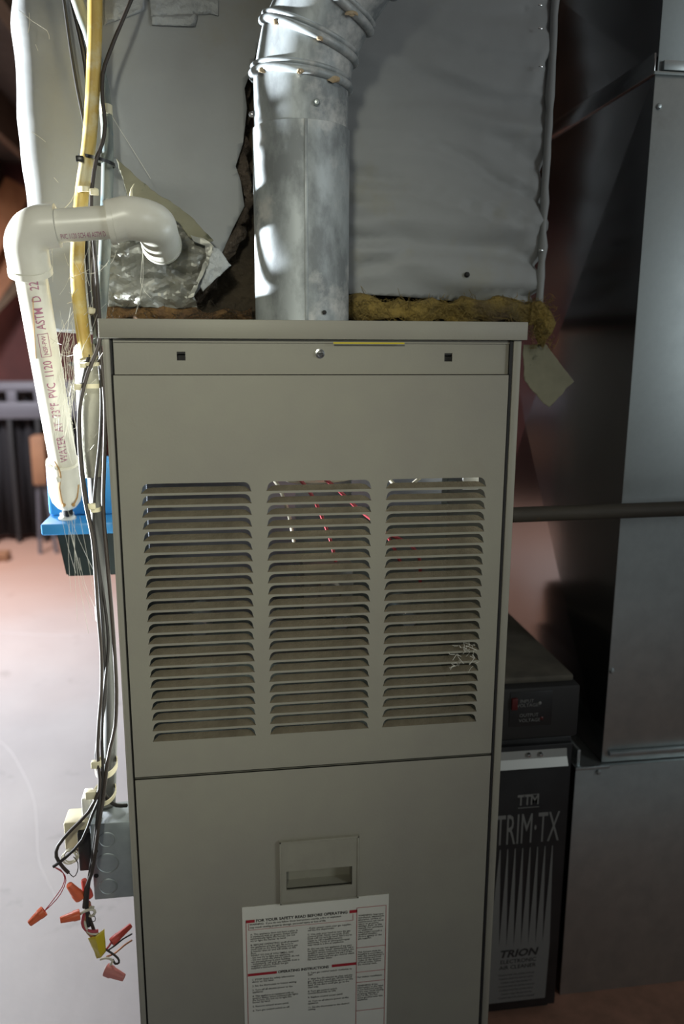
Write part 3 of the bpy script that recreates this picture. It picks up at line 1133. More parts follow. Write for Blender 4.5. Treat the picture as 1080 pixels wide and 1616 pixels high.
def ac_text(body, px, py, size, name, m, sx=1.0, Y=AY - .0142, bold=0.0, parent=None, align='CENTER', charsp=1.0, shear=0):
    q = at(px, py, Y)
    mb = MB()
    add_text(mb, body, size, lambda x_, y_: V((q.x + x_ + shear * y_, Y, q.z + y_)), align=align, sx=sx, bold=bold, charsp=charsp)
    return obj(name, mb, m, parent or ac, smooth=False)


for body, px, py in (('INPUT', 832, 1109), ('VOLTAGE', 833, 1115.5), ('OUTPUT', 835, 1131), ('VOLTAGE', 836, 1139)):
    ac_text(body, px, py, .0085, 'printed_text', grey_txt, parent=cp)
q = at(811.5, 1110, AY - .0135)
obj('rocker_switch', MB().box(q.x - .005, q.x + .005, AY - .019, AY - .0130, q.z - .010, q.z + .010, .001), mat('red_rocker', (.07, .006, .006), .4), cp)
for a_, b_ in ((852, 1109), (855, 1133)):
    q = at(a_, b_, AY - .0135)
    obj('indicator_lamp', MB().lathe(q, (0, -1, 0), [(.003, 0), (.003, .0015), (.0001, .003)], 10), MATS['red_rocker'] if b_ > 1120 else grey_txt, cp)
fz1, fz0 = at(850, 1176, AY).z, at(820, 1590, AY).z
door = obj('front_panel', MB().box(.278, AX1, AY, AY + .011, fz0, fz1, .0015), black, ac)
q0, q1 = at(800, 1180, AY), at(893, 1203, AY)
gr = MB()
gx0, gx1 = .30, q1.x
gz0, gz1 = q1.z, q1.z + (at(893, 1180, AY).z - q1.z)
gr.add([(gx0, AY - .0008, gz1), (gx1, AY - .0008, gz1), (gx1, AY - .004, (gz0 + gz1) / 2), (gx0, AY - .004, (gz0 + gz1) / 2), (gx1, AY - .012, gz0), (gx0, AY - .012, gz0),
        (gx0, AY - .0002, gz1), (gx1, AY - .0002, gz1), (gx1, AY - .0032, (gz0 + gz1) / 2 - .0003), (gx0, AY - .0032, (gz0 + gz1) / 2 - .0003), (gx1, AY - .0112, gz0 - .0006), (gx0, AY - .0112, gz0 - .0006)],
       [(3, 2, 1, 0), (5, 4, 2, 3), (6, 7, 8, 9), (9, 8, 10, 11), (4, 5, 11, 10), (0, 1, 7, 6), (1, 2, 8, 7), (2, 4, 10, 8), (0, 6, 9, 3), (3, 9, 11, 5)])
obj('handle_strip', gr, silver_hi, ac, smooth=False)
for a_, b_ in ((835, 1191), (854, 1190)):
    q = at(a_, b_, AY - .004)
    obj('screw', MB().lathe(q, (0, -1, 0), [(.0042, 0), (.0040, .0015), (.0028, .0036), (.0001, .0045)], 14), screw_m, ac)
YP = AY - .0006
ac_text('TTM', 834, 1270, .0265, 'logo_letters', silver_m, .82, YP, bold=.0004, parent=door, charsp=.86)
lg = MB()
for a_, b_ in ((1253.5, 1255), (1273.5, 1275)):
    p0, p1 = at(818, a_ + 2, YP), at(851, b_ + 1, YP)
    lg.box(p0.x, p1.x, YP - .0002, YP + .0002, p0.z - .0006, p0.z + .0006)
obj('logo_bars', lg, silver_m, door, smooth=False)
q0 = at(790, 1330, YP)
mb = MB()
q1 = at(881, 1326, YP)
vs_, fs = text_data('TRIM\u00b7TX', .058)
wx = max(v[0] for v in vs_)
tx0, tx1 = at(781, 1330, YP).x, at(882, 1326, YP).x
k = (tx1 - tx0) / wx
hh = at(860, 1281, YP).z - at(860, 1327, YP).z
capk = hh / (max(v[1] for v in vs_))
mb.add([V((tx0 + x_ * k, YP, q1.z + y_ * capk)) for x_, y_ in vs_], fs)
obj('brand_letters', mb, silver_m, door, smooth=False)
# silver field with tall pinstripe spikes
sb0, sb1 = at(778, 1495, YP).x, at(866, 1490, YP).x
zt, zm, zl = at(830, 1338, YP).z, at(830, 1492, YP).z, fz0 + .016
sp = [(sb0 - .008, zl), (sb1, zl)]
nsp = 8
wsp = (sb1 + .004 - sb0) / nsp
for i in range(nsp):
    xr = sb1 + .002 - i * wsp
    sp += [(xr, zm), (xr - wsp * .5 + .0008, zt), (xr - wsp * .5 - .0008, zt)]
sp.append((sb0 - .008, zm))
obj('silver_spikes', MB().plate(sp, [], YP - .0002, YP + .0004), silver_m, door, smooth=False)
YQ = YP - .0005
ac_text('TRION', 818, 1509, .021, 'brand_letters', ink_m, 1.12, YQ, bold=.0007, parent=door, shear=.25)
ac_text('ELECTRONIC', 818, 1519, .0115, 'printed_text', ink_m, 1.0, YQ, bold=.0001, parent=door)
ac_text('AIR CLEANER', 817, 1528, .0115, 'printed_text', ink_m, 1.0, YQ, bold=.0001, parent=door)
for r_ in range(7):
    ac_text('Caution read the service manual'[:31 - 2 * (r_ % 3)], 815, 1538 + r_ * 6, .0052, 'printed_text', ink_m, 1.0, YQ, parent=door)

# ------------------------------------------------------------------ PVC condensate drain
pvc = thing('pvc_drain_pipe', 'white PVC drain pipe elbowed out of the plenum and dropping to the pump', 'pipe', at(45, 800, .25))
PR = .0207
YH = .075
c_el = at(243, 346, YH)          # corner of the right elbow
c_le = at(36, 360, YH)           # corner of the left elbow
stub_end = at(256, 388, .196)
dn0 = at(46, 425, .083)
dn1 = at(100, 728, .235)


def arc_pts(a, c, b, rad, n=9):
    """a->c->b with a round fillet of radius rad at c"""
    da, db = (a - c).normalized(), (b - c).normalized()
    ang = da.angle(db)
    t = rad / math.tan(ang / 2)
    p0, p1 = c + da * t, c + db * t
    cen = c + (da + db).normalized() * (rad / math.sin(ang / 2))
    out_ = []
    for k_ in range(n + 1):
        f_ = k_ / n
        v0, v1 = p0 - cen, p1 - cen
        om = v0.angle(v1)
        out_.append(cen + (v0 * math.sin((1 - f_) * om) + v1 * math.sin(f_ * om)) / math.sin(om))
    return out_


h_dir = (c_le - c_el).normalized()
sockL = at(90, 352, YH)
sockR = at(174, 343, YH)
ER = .0272
sd = (stub_end - c_el).normalized()
arc = arc_pts(sockR, c_el, stub_end, .036, 48)
obj('elbow', MB().tube([c_el + h_dir * (sockR - c_el).length] + arc + [stub_end - sd * .012], ER, 56, smooth=False), pvc_m, pvc, angle=50)
obj('elbow_socket_rim', MB().tube([c_el + h_dir * ((sockR - c_el).length - .006), c_el + h_dir * ((sockR - c_el).length + .0012)], ER + .0012, 32, smooth=False), pvc_m, pvc, angle=50)
obj('elbow_socket_rim', MB().tube([stub_end - sd * .014, stub_end - sd * .006], ER + .0016, 32, smooth=False), pvc_m, pvc, angle=50)
obj('stub', MB().tube([stub_end - sd * .008, stub_end + sd * .012], PR, 28, smooth=False), pvc_m, pvc, angle=50)
obj('horizontal_pipe', MB().tube([c_el + h_dir * .02, c_le - h_dir * .02], PR, 28, smooth=False), pvc_m, pvc, angle=50)
d_dir = (dn1 - c_le).normalized()
hl = c_le - h_dir * (sockL - c_le).length
arc = arc_pts(hl, c_le, c_le + d_dir * .056, .030, 20)
obj('elbow', MB().tube([hl] + arc + [c_le + d_dir * .058], ER, 28, smooth=False), pvc_m, pvc, angle=50)
obj('elbow_socket_rim', MB().tube([c_le + d_dir * .052, c_le + d_dir * .060], ER + .0012, 28, smooth=False), pvc_m, pvc, angle=50)
obj('drop_pipe', MB().tube([c_le + d_dir * .04, dn1 + d_dir * .03], PR, 32, smooth=False), pvc_m, pvc, angle=50)
# end cap / trap fitting with a domed lower end
fe = at(106, 800, .272)
fd = (fe - dn1).normalized()
fl_len = (fe - dn1).length
obj('end_fitting', MB().lathe(dn1, fd, [(PR + .001, -.001), (.0262, 0), (.0262, fl_len * .52), (.0255, fl_len * .66), (.0225, fl_len * .82), (.0165, fl_len * .94), (.010, fl_len)], 32), pvc_m, pvc, angle=50)
obj('drain_nipple', MB().lathe(fe - fd * .002, fd, [(.0085, 0), (.0085, .016)], 16), blackmat, pvc)
for (pts, r_) in (([(86, 728), (93, 740), (96, 752), (94, 770), (99, 795)], .0011), ([(124, 765), (122, 785), (116, 797)], .0012), ([(52, 470), (53, 495), (55, 535), (57, 566)], .0007)):
    mb = MB()
    for i in range(len(pts) - 1):
        pass
    pp = []
    for a_, b_ in pts:
        # push each point onto the pipe surface facing the photographer
        d = ray(a_, b_).normalized()
        axis_p, axis_d, rr_ = (dn1, fd, .0264) if b_ > 700 else (c_le, d_dir, PR)
        w0 = CAM - axis_p
        a2_ = d - axis_d * d.dot(axis_d)
        b2v = w0 - axis_d * w0.dot(axis_d)
        A_, B_, C_ = a2_.dot(a2_), 2 * a2_.dot(b2v), b2v.dot(b2v) - rr_ ** 2
        disc = B_ * B_ - 4 * A_ * C_
        tt = (-B_ - math.sqrt(max(0, disc))) / (2 * A_)
        pp.append(CAM + d * tt)
    obj('rust_drip', MB().tube(pp, r_, 6), stain_m, pvc)
for a_, b_, s_ in ((88, 738, .004), (92, 756, .0055), (101, 797, .003), (116, 797, .003)):
    d = ray(a_, b_).normalized()
    w0 = CAM - dn1
    a2_ = d - fd * d.dot(fd)
    b2v = w0 - fd * w0.dot(fd)
    A_, B_, C_ = a2_.dot(a2_), 2 * a2_.dot(b2v), b2v.dot(b2v) - .0258 ** 2
    tt = (-B_ - math.sqrt(max(0, B_ * B_ - 4 * A_ * C_))) / (2 * A_)
    q = CAM + d * tt
    bm = bmesh.new()
    bmesh.ops.create_icosphere(bm, subdivisions=2, radius=s_)
    bm.verts.index_update()
    obj('droplet', MB().add([q + v.co for v in bm.verts], [[v.index for v in f.verts] for f in bm.faces]), pvc_m if s_ > .0035 else stain_m, pvc)
    bm.free()
# printed line wrapped round the drop pipe
pt0 = c_le + d_dir * ((dn1 - c_le).length - .012)
axis_up = -d_dir
to_cam = (CAM - pt0)
to_cam = (to_cam - axis_up * to_cam.dot(axis_up)).normalized()
ac_side = axis_up.cross(to_cam).normalized()          # left-hand side seen from the camera when reading upward
if ac_side.dot(rt) > 0:
    ac_side = -ac_side


def on_pipe(x_, y_):
    th = (y_ - .010) / PR
    n = to_cam * math.cos(th) + ac_side * math.sin(th)
    return pt0 + axis_up * x_ + n * (PR + .0004)


plen_txt = (dn0 - pt0).dot(axis_up) - .008
for body, f0, f1 in (('WATER  AT  73\u00b0F  PVC  1120', 0.0, .585), ('ASTM  D  224', .745, 1.0)):
    vs_, fs = fine(*text_data(body, .0165, bold=.0001), .004)
    wx = max(v[0] for v in vs_)
    mb = MB().add([on_pipe(plen_txt * (f0 + (f1 - f0) * x_ / wx), y_ + .003) for x_, y_ in vs_], fs)
    obj('printed_text', mb, pvc_text, pvc, smooth=False)
bx0, bx1 = plen_txt * .605, plen_txt * .725
mb = MB()
vs2, fs2 = fine(*text_data('NSF-PW', .0085), .004)
w2 = max(v[0] for v in vs2)
mb.add([on_pipe(bx0 + .003 + x_ / w2 * (bx1 - bx0 - .006), y_ + .005) for x_, y_ in vs2], fs2)


def strip_on(mb_, xa, ya, xb, yb, n=6):
    o_ = []
    for i in range(n + 1):
        o_.append(on_pipe(xa, ya + (yb - ya) * i / n))
        o_.append(on_pipe(xb, ya + (yb - ya) * i / n))
    mb_.add(o_, [(2 * i, 2 * i + 1, 2 * i + 3, 2 * i + 2) for i in range(n)])


for (xa, ya, xb, yb) in ((bx0, .001, bx1, .0018), (bx0, .0142, bx1, .015), (bx0, .001, bx0 + .0008, .015), (bx1 - .0008, .001, bx1, .015)):
    strip_on(mb, xa, ya, xb, yb)
obj('printed_mark', mb, pvc_text, pvc, smooth=False)
mb = MB()
p0, p1 = at(102, 374, YH - PR), at(172, 368, YH - PR)
vs3, fs3 = fine(*text_data('PVC 1120 SCH 40 ASTM D', .012), .004)
w3 = max(v[0] for v in vs3)
hc = c_el
for x_, y_ in vs3:
    th = -1.05 + (y_ / PR)
    n = V((0, -1, 0)) * math.cos(th) + V((0, 0, 1)) * math.sin(th)
    base = hl.lerp(c_el + h_dir * (sockR - c_el).length, .08 + .84 * x_ / w3)
    mb.v.append(base + n * (PR + .0004))
mb.f = list(fs3)
obj('printed_text', mb, pvc_text, pvc, smooth=False)

# ------------------------------------------------------------------ condensate pump
UY0 = .265
t0, t1 = at(88, 832, UY0), at(97, 912, UY0)
lid0, lid1 = at(64, 822, UY0 - .008), at(66, 845, UY0 - .008)
UX0, UX1 = t0.x, -.276
pump = thing('condensate_pump', 'small condensate pump with bright blue lid and black tank beside the furnace', 'pump', ((UX0 + UX1) / 2, UY0 + .06, t1.z))
tk = MB()
zt_, zb_ = lid1.z + .004, t1.z
for (za, ins) in ((zb_, .009), (zt_, 0)):
    pass
xa, xb, ya, yb = UX0, UX1 - .006, UY0, UY0 + .13
tk.add([(xa + .010, ya + .006, zb_), (xb - .004, ya + .006, zb_), (xb - .004, yb - .006, zb_), (xa + .010, yb - .006, zb_),
        (xa, ya, zt_), (xb, ya, zt_), (xb, yb, zt_), (xa, yb, zt_)],
       [(3, 2, 1, 0), (4, 5, 6, 7), (0, 1, 5, 4), (1, 2, 6, 5), (2, 3, 7, 6), (3, 0, 4, 7)])
bm = bmesh.new()
bv = [bm.verts.new(p) for p in tk.v]
for f in tk.f:
    bm.faces.new([bv[i] for i in f])
bmesh.ops.bevel(bm, geom=bm.edges[:], offset=.003, segments=2, affect='EDGES')
bm.verts.index_update()
obj('tank', MB().add([v.co.copy() for v in bm.verts], [[v.index for v in f.verts] for f in bm.faces]), pump_m, pump)
bm.free()
lidz1 = atz(82, 815, 0)
lid_top = lid1.z + .019
obj('lid', MB().box(lid0.x, UX1 - .004, UY0 - .010, UY0 + .14, lid1.z, lid_top, .003), blue_m, pump)
hz_ = at(80, 738, UY0 + .06).z
obj('motor_housing', MB().box(at(76, 800, UY0 + .05).x, UX1 - .012, UY0 + .05, UY0 + .125, lid_top, hz_ + .01, .006), blue_m, pump)
q = at(106, 812, UY0 + .025)
obj('inlet_spout', MB().lathe(V((q.x, q.y, lid_top - .001)), (0, 0, 1), [(.014, 0), (.014, .004), (.011, .006), (.011, .012)], 20), white_m, pump)
obj('wall_bracket', MB().box(UX1 - .007, UX1 + .002, UY0 + .02, UY0 + .10, zb_ + .02, lid_top + .02, .001), emt_m, pump)

# ------------------------------------------------------------------ lines, wires and conduit on the left
def line_thing(name, label, cat, pts, r, material, group=None, n=12):
    pp = [at(p[0], p[1], p[2]) for p in pts]
    o = obj(name, MB().tube(pp, r, n, step=.015), material, None, angle=60)
    return tag(o, label, cat, group)


line_thing('refrigerant_line', 'yellowed pale line running down in front of the plenum into the furnace bundle', 'pipe',
           [(150, -60, .16), (150, 0, .16), (149, 80, .16), (145, 170, .158), (139, 240, .155), (130, 300, .15), (124, 370, .146), (122, 430, .14), (127, 490, .13), (133, 540, .12), (137, 566, .115)], .0096, yellow_pipe, n=16)
line_thing('conduit_tube', 'dull blue-grey tube behind the yellow line, left of the foil flap', 'pipe',
           [(108, -80, .19), (122, 0, .19), (140, 50, .19), (152, 95, .188), (163, 140, .185), (168, 190, .182), (170, 250, .18), (168, 330, .175), (164, 420, .165), (160, 480, .15), (158, 500, .14), (156, 540, .11)], .0085, bluegrey, n=14)
WG = 'dark cables in the bundle left of the furnace'
line_thing('cable', 'dark cable at far left curving down to the black tie', 'cable',
           [(96, -40, .195), (101, 0, .195), (112, 80, .195), (122, 140, .193), (132, 190, .19), (139, 230, .185), (142, 262, .178)], .0022, wire_m, WG)
line_thing('cable', 'dark dusty cable running just left of the yellow line near the top', 'cable',
           [(108, -40, .196), (114, 0, .196), (126, 55, .196), (135, 100, .194), (140, 150, .192), (143, 210, .185)], .0034, wire_m, WG)
line_thing('cable', 'brown cable crossing right of yellow line then down through both ties', 'cable',
           [(222, -40, .17), (207, 0, .168), (190, 40, .165), (172, 85, .16), (162, 118, .155), (162, 160, .15), (166, 195, .146), (162, 225, .142), (152, 252, .138), (146, 290, .135), (144, 330, .132), (150, 400, .125), (155, 470, .115), (158, 530, .10), (152, 556, .095), (138, 590, .09), (128, 630, .085), (124, 670, .08), (127, 730, .075), (134, 790, .07), (146, 850, .06), (151, 910, .055), (155, 970, .05), (160, 1030, .05), (160, 1090, .045), (156, 1140, .04), (154, 1185, .035), (156, 1215, .03), (157, 1245, .025), (140, 1281, .02), (112, 1310, .015), (92, 1334, .012), (89, 1352, .012), (99, 1368, .014), (108, 1377, .016)], .0026, wire_br, WG)
line_thing('cable', 'dark cable beside pale yellow line below the horizontal PVC pipe', 'cable',
           [(138, 330, .155), (137, 400, .15), (142, 470, .14), (148, 520, .12), (155, 560, .11), (160, 620, .10), (158, 690, .095), (151, 760, .09), (147, 820, .08), (154, 880, .07), (165, 950, .065), (171, 1010, .06), (168, 1060, .055), (163, 1110, .05), (161, 1160, .045), (162, 1210, .035), (160, 1250, .028), (146, 1285, .022), (130, 1325, .015), (105, 1352, .012), (84, 1368, .01)], .0022, wire_m, WG)
line_thing('cable', 'dark cable hugging the furnace edge down to orange connectors', 'cable',
           [(146, 340, .15), (146, 420, .14), (151, 490, .12), (159, 560, .10), (166, 640, .09), (165, 720, .085), (163, 800, .08), (169, 880, .07), (176, 960, .065), (181, 1030, .06), (184, 1090, .055), (182, 1145, .05), (174, 1180, .045), (168, 1215, .035), (163, 1260, .026), (156, 1300, .012), (151, 1340, .004), (144, 1380, .002), (136, 1402, .004), (133, 1432, .008)], .0028, wire_br, WG)
line_thing('cable', 'second thin dark cable twisting along the grey conduit', 'cable',
           [(140, 560, .11), (126, 640, .09), (128, 720, .085), (138, 800, .075), (152, 870, .068), (160, 960, .062), (165, 1040, .058), (166, 1100, .054), (158, 1150, .05), (152, 1190, .04), (158, 1240, .03), (154, 1290, .015), (148, 1340, .006), (141, 1385, .006), (137, 1430, .008), (140, 1462, .01)], .0026, wire_m, WG)
line_thing('cable', 'short dark cable bending right from the lowest tie behind the furnace edge', 'cable',
           [(164, 1252, .04), (172, 1263, .045), (184, 1271, .05), (200, 1271, .06)], .0030, wire_m, WG)
line_thing('pipe_insulation', 'fat grey foam-insulated line strapped below the yellow line', 'pipe',
           [(150, 545, .135), (145, 570, .13), (143, 610, .13), (142, 660, .13), (142, 710, .13), (146, 752, .13)], [.008, .0125, .0165, .0170, .0165, .014], foam_m, n=18)
emt = thing('metal_conduit', 'grey steel conduit running down beside the furnace into the junction box', 'conduit', at(168, 1270, .08))
cpts = [(148, 730, .135), (153, 800, .13), (160, 880, .12), (167, 980, .11), (172, 1070, .10), (174, 1140, .092), (173, 1200, .086), (171, 1285, .078)]
obj('tube', MB().tube([at(*p) for p in cpts], .0105, 16, step=.02), emt_m, emt, angle=60)
q = at(168, 1284, .078)
obj('connector', MB().lathe(V((q.x, q.y, q.z - .006)), (0, 0, 1), [(.0155, 0), (.0155, .012), (.0135, .014), (.0135, .024), (.011, .026)], 18), emt_m, emt)
q = at(164, 968, .114)
obj('coupling', MB().lathe(V((q.x, q.y, q.z - .01)), (0, 0, 1), [(.012, 0), (.0125, .002), (.0125, .02), (.012, .022)], 18), emt_m, emt)

# white switch box on the furnace's side
sw = thing('switch_box', 'white rounded switch box behind the cable bundle, left of furnace top', 'switch', at(127, 668, .24))
w0_, w1_ = at(114, 560, .24), at(150, 668, .24)
obj('body', MB().box(w0_.x, w1_.x, .24, .30, w1_.z, at(125, 541, .24).z, .012, 3), white_m, sw)
q = at(113, 575, .24)
obj('toggle', MB().box(q.x - .008, q.x + .003, .262, .272, q.z - .003, q.z + .003, .001), blackmat, sw)
obj('wall_tab', MB().box(w1_.x - .004, -.2715, .25, .29, w1_.z + .02, w1_.z + .10, .002), white_m, sw)


# zip ties: a band round the bundle plus its locking head
def tie(label, x0, x1, y, Y, ry, h, material, head=None, slope=0.0):
    a_, b_ = at(x0, y, Y), at(x1, y, Y)
    c_ = (a_ + b_) / 2
    rx = (b_.x - a_.x) / 2
    t = thing('zip_tie', label, 'cable tie', c_, 'cable ties on the pipe bundle')
    mb = MB()
    n = 28
    vs_ = []
    for k in range(n):
        th = 2 * math.pi * k / n
        cx, sy = math.cos(th), math.sin(th)
        zz = c_.z + slope * cx * rx
        for (sc2, dz) in ((1, -h), (1, h), (.0, h), (.0, -h)):
            e = .0014 if sc2 else 0
            vs_.append((c_.x + cx * (rx + e), c_.y + sy * (ry + e), zz + dz))
    fs = []
    for k in range(n):
        k2 = (k + 1) % n
        for j in range(4):
            j2 = (j + 1) % 4
            fs.append((k * 4 + j, k2 * 4 + j, k2 * 4 + j2, k * 4 + j2))
    mb.add(vs_, fs)
    obj('strap', mb, material, t, angle=50)
    if head:
        q_ = at(head[0], head[1], Y - ry - .002)
        s_ = head[2]
        obj('locking_head', MB().box(q_.x - s_, q_.x + s_, q_.y - .004, q_.y + .004, q_.z - s_ * .8, q_.z + s_ * .8, .0015), material, t)
    return t


tie('black tie strapping the yellow line to the blue-grey tube', 126, 180, 254, .165, .022, .0022, tie_b, (126, 251, .005), -.22)
tie('small ivory tie high on the blue-grey tube right of the yellow line', 161, 176, 174, .182, .010, .0062, tie_m, None)
tie('pale tie round yellow line just above the horizontal PVC pipe', 124, 150, 301, .148, .013, .0036, tie_m, (149, 303, .0055))
tie('small pale tie on the cables just left of the furnace cap', 141, 153, 491, .13, .008, .0048, tie_m, (146, 491, .0048))
tie('upper of three pale ties around the grey foam line', 142, 164, 563, .125, .018, .0024, tie_m, None)
tie('middle of three pale ties around the grey foam line', 129, 165, 574, .12, .022, .0026, tie_m, (131, 577, .004))
tie('lowest of three pale ties around the grey foam line', 123, 165, 608, .12, .026, .0030, tie_m, (123, 611, .0052))
tie('pale tie on the bundle level with the blue pump lid', 140, 164, 800, .10, .024, .0030, tie_m, (145, 799, .0052))
tie('thick pale tie on the bundle above the lowest one', 152, 184, 1208, .065, .030, .0045, tie_m, (152, 1206, .0068))
tie('lowest pale tie on the bundle, just above the junction box', 148, 182, 1251, .06, .030, .0032, tie_m, (144, 1254, .0075))

# junction box with knock-outs
JY = .03
jb = thing('junction_box', 'grey steel junction box with round knockouts on the furnace side', 'electrical box', at(172, 1420, JY + .03))
j0, j1 = at(144, 1301, JY), at(196, 1418, JY)
jz0, jz1 = at(170, 1419, JY).z, at(170, 1299, JY).z
jx0, jx1 = at(145, 1360, JY).x, -.2735
obj('box', MB().box(jx0, jx1, JY, JY + .055, jz0, jz1, .002), jbox_m, jb)
for a_, b_, r_ in ((169, 1325, .0125), (170, 1362, .0165), (171, 1399, .0135)):
    q = at(a_, b_, JY)
    mb = MB().lathe(V((q.x, JY + .001, q.z)), (0, -1, 0), [(r_, 0), (r_, .0012), (r_ - .0012, .0022), (r_ - .0022, .0012), (r_ - .003, .0015), (.0001, .0016)], 28)
    obj('knockout', mb, jbox_m, jb, angle=20)
for a_, b_ in ((151, 1343), (152, 1382)):
    q = at(a_, b_, JY)
    obj('screw_hole', MB().lathe(V((q.x, JY + .001, q.z)), (0, -1, 0), [(.0035, 0), (.0035, .0013), (.0001, .0014)], 12), blackmat, jb)
# relay module to the left of the box
rl = thing('relay_module', 'ivory relay module with coiled wire hung on the junction box', 'relay', at(122, 1375, JY + .02))
r0, r1 = at(103, 1343, JY + .012), at(140, 1296, JY + .012)
obj('housing', MB().box(r0.x, r1.x, JY + .012, JY + .05, r0.z, r1.z, .003), beige_m, rl)
r2, r3 = at(126, 1374, JY + .006), at(144, 1312, JY + .006)
obj('terminal_block', MB().box(r2.x, jx0 - .0005, JY + .004, JY + .045, r2.z, r3.z, .002), black, rl)
rr_ = at(122, 1358, JY + .01)
obj('cover_plate', MB().box(r0.x + .008, r2.x, JY + .02, JY + .048, at(120, 1360, JY).z, r0.z, .002), mat('brown_bakelite', (.16, .085, .06), .5), rl)
obj('mounting_tab', MB().box(at(130, 1290, JY + .02).x, jx0 - .0005, JY + .02, JY + .05, r1.z, at(140, 1272, JY).z, .002), white_m, rl)
for k in range(5):
    q = at(110 + rnd.uniform(-2, 3), 1350 + rnd.uniform(-4, 5), JY - .006 - .002 * k)
    pp = []
    a_r, b_r, ph = .0085 + rnd.uniform(-.002, .002), .0105 + rnd.uniform(-.002, .002), rnd.uniform(-.6, .6)
    for i in range(17):
        th = 2 * math.pi * i / 16
        pp.append(q + V((a_r * math.cos(th) * math.cos(ph) - b_r * math.sin(th) * math.sin(ph), .001 * i / 8, a_r * math.cos(th) * math.sin(ph) + b_r * math.sin(th) * math.cos(ph))))
    obj('coiled_wire', MB().tube(pp, .0008, 6), white_wire, rl)


# wire nuts: fluted cone with a skirt
def nut(label, tip, base, Yt, Yb, r, material):
    a_, b_ = at(tip[0], tip[1], Yt), at(base[0], base[1], Yb)
    d = (b_ - a_)
    L_ = d.length
    d.normalize()
    u = d.orthogonal().normalized()
    v = d.cross(u)
    t = thing('wire_nut', label, 'wire connector', a_, 'twist-on wire connectors')
    mb = MB()
    n = 24
    rings = [(0, .50), (.03, .60), (.45, .80), (.62, .86), (.70, .98), (.98, 1.0), (1.0, .94), (1.0, .72), (.8, .66)]
    vs_ = []
    for f_, k_ in rings:
        for j in range(n):
            th = 2 * math.pi * j / n
            fl2 = 1.0 - (.10 if (j % 3 == 0 and .02 < f_ < .65) else 0)
            vs_.append(a_ + d * (L_ * f_) + (u * math.cos(th) + v * math.sin(th)) * (r * k_ * fl2))
    fs = [(i * n + j, i * n + (j + 1) % n, (i + 1) * n + (j + 1) % n, (i + 1) * n + j) for i in range(len(rings) - 1) for j in range(n)]
    fs.append(tuple(reversed(range(n))))
    fs.append(tuple((len(rings) - 1) * n + j for j in range(n)))
    mb.add(vs_, fs)
    obj('shell', mb, material, t, angle=30)
    return t


nut('orange wire connector dangling lowest-left on thin red wires', (46, 1458), (70, 1437), -.01, .0, .0075, orange_m)
nut('orange wire connector lying horizontal below the black cables', (95, 1452), (126, 1443), .0, .008, .0075, orange_m)
nut('orange wire connector pointing up just left of the junction box corner', (109, 1396), (126, 1416), .0, .008, .0080, orange_m)
nut('orange-red wire connector half hidden behind the dark cable', (132, 1388), (140, 1416), .018, .016, .0070, red_m)
nut('red wire connector tucked against the furnace edge', (207, 1460), (176, 1487), .04, .02, .0062, red_m)
nut('faded pinkish wire connector hanging below the yellow tape', (196, 1543), (167, 1530), .0, .01, .0090, pink_m)


def wire(label, pts, r, material, name='lead_wire', grp='thin leads below the junction box'):
    return line_thing(name, label, 'wire', pts, r, material, grp, n=7)


wire('thin red lead dropping to the lowest-left orange connector', [(84, 1368, .01), (96, 1373, .008), (102, 1385, .006), (98, 1400, .004), (84, 1420, .002), (70, 1438, .0)], .0007, red_wire)
wire('thin dark red lead beside the red one to the lowest-left connector', [(88, 1370, .01), (100, 1378, .006), (104, 1390, .006), (96, 1410, .004), (82, 1427, .002), (71, 1437, .001)], .0007, red_wire)
wire('thin grey lead looping under the coiled wire', [(108, 1376, .014), (116, 1384, .012), (122, 1376, .012), (123, 1362, .014), (116, 1352, .016)], .0007, wire_br)
wire('short red lead from the upward orange connector', [(126, 1416, .008), (134, 1418, .012), (141, 1424, .014), (143, 1434, .012)], .0018, red_wire)
wire('pale lead knotted round the bundle into the horizontal connector', [(126, 1443, .008), (134, 1438, .004), (146, 1435, .002), (150, 1440, .004), (144, 1446, .008), (134, 1440, .012), (138, 1432, .012), (148, 1432, .008)], .0020, white_wire)
wire('copper-brown lead running from the knot down to the tape', [(141, 1424, .012), (137, 1440, .010), (133, 1456, .010), (138, 1470, .010), (148, 1480, .010)], .0026, copper_m)
wire('brown lead running straight into the yellow tape', [(136, 1425, .014), (140, 1445, .012), (146, 1462, .012), (152, 1480, .012)], .0026, wire_br)
wire('pink-red lead curving left of the tape', [(134, 1440, .010), (130, 1456, .008), (135, 1467, .006), (146, 1470, .006), (155, 1469, .008)], .0024, red_wire)
wire('white lead curving just under the pink-red one', [(133, 1452, .009), (138, 1470, .005), (148, 1474, .005), (156, 1473, .008)], .0018, white_wire)
wire('tiny grey lead looping beside the brown lead', [(143, 1446, .008), (150, 1447, .006), (150, 1453, .006), (145, 1455, .008)], .0006, wire_br)
wire('grey lead hooking between the tape and furnace edge', [(166, 1498, .012), (176, 1504, .012), (186, 1512, .012), (188, 1519, .010), (182, 1521, .010), (178, 1514, .012)], .0016, wire_br)
wire('dark lead from the tape up behind the furnace edge', [(170, 1500, .014), (182, 1492, .02), (194, 1482, .03), (208, 1474, .045)], .0012, wire_m)
wire('copper lead from the tape up behind the furnace edge', [(168, 1510, .012), (182, 1504, .02), (196, 1492, .03), (208, 1484, .045)], .0014, copper_m)
wire('white lead from the tape to the pinkish connector', [(158, 1514, .01), (168, 1512, .01), (178, 1516, .01), (172, 1526, .01)], .0018, white_wire)
wire('red lead from the tape to the red connector', [(162, 1502, .012), (170, 1496, .014), (176, 1487, .018)], .0016, red_wire)
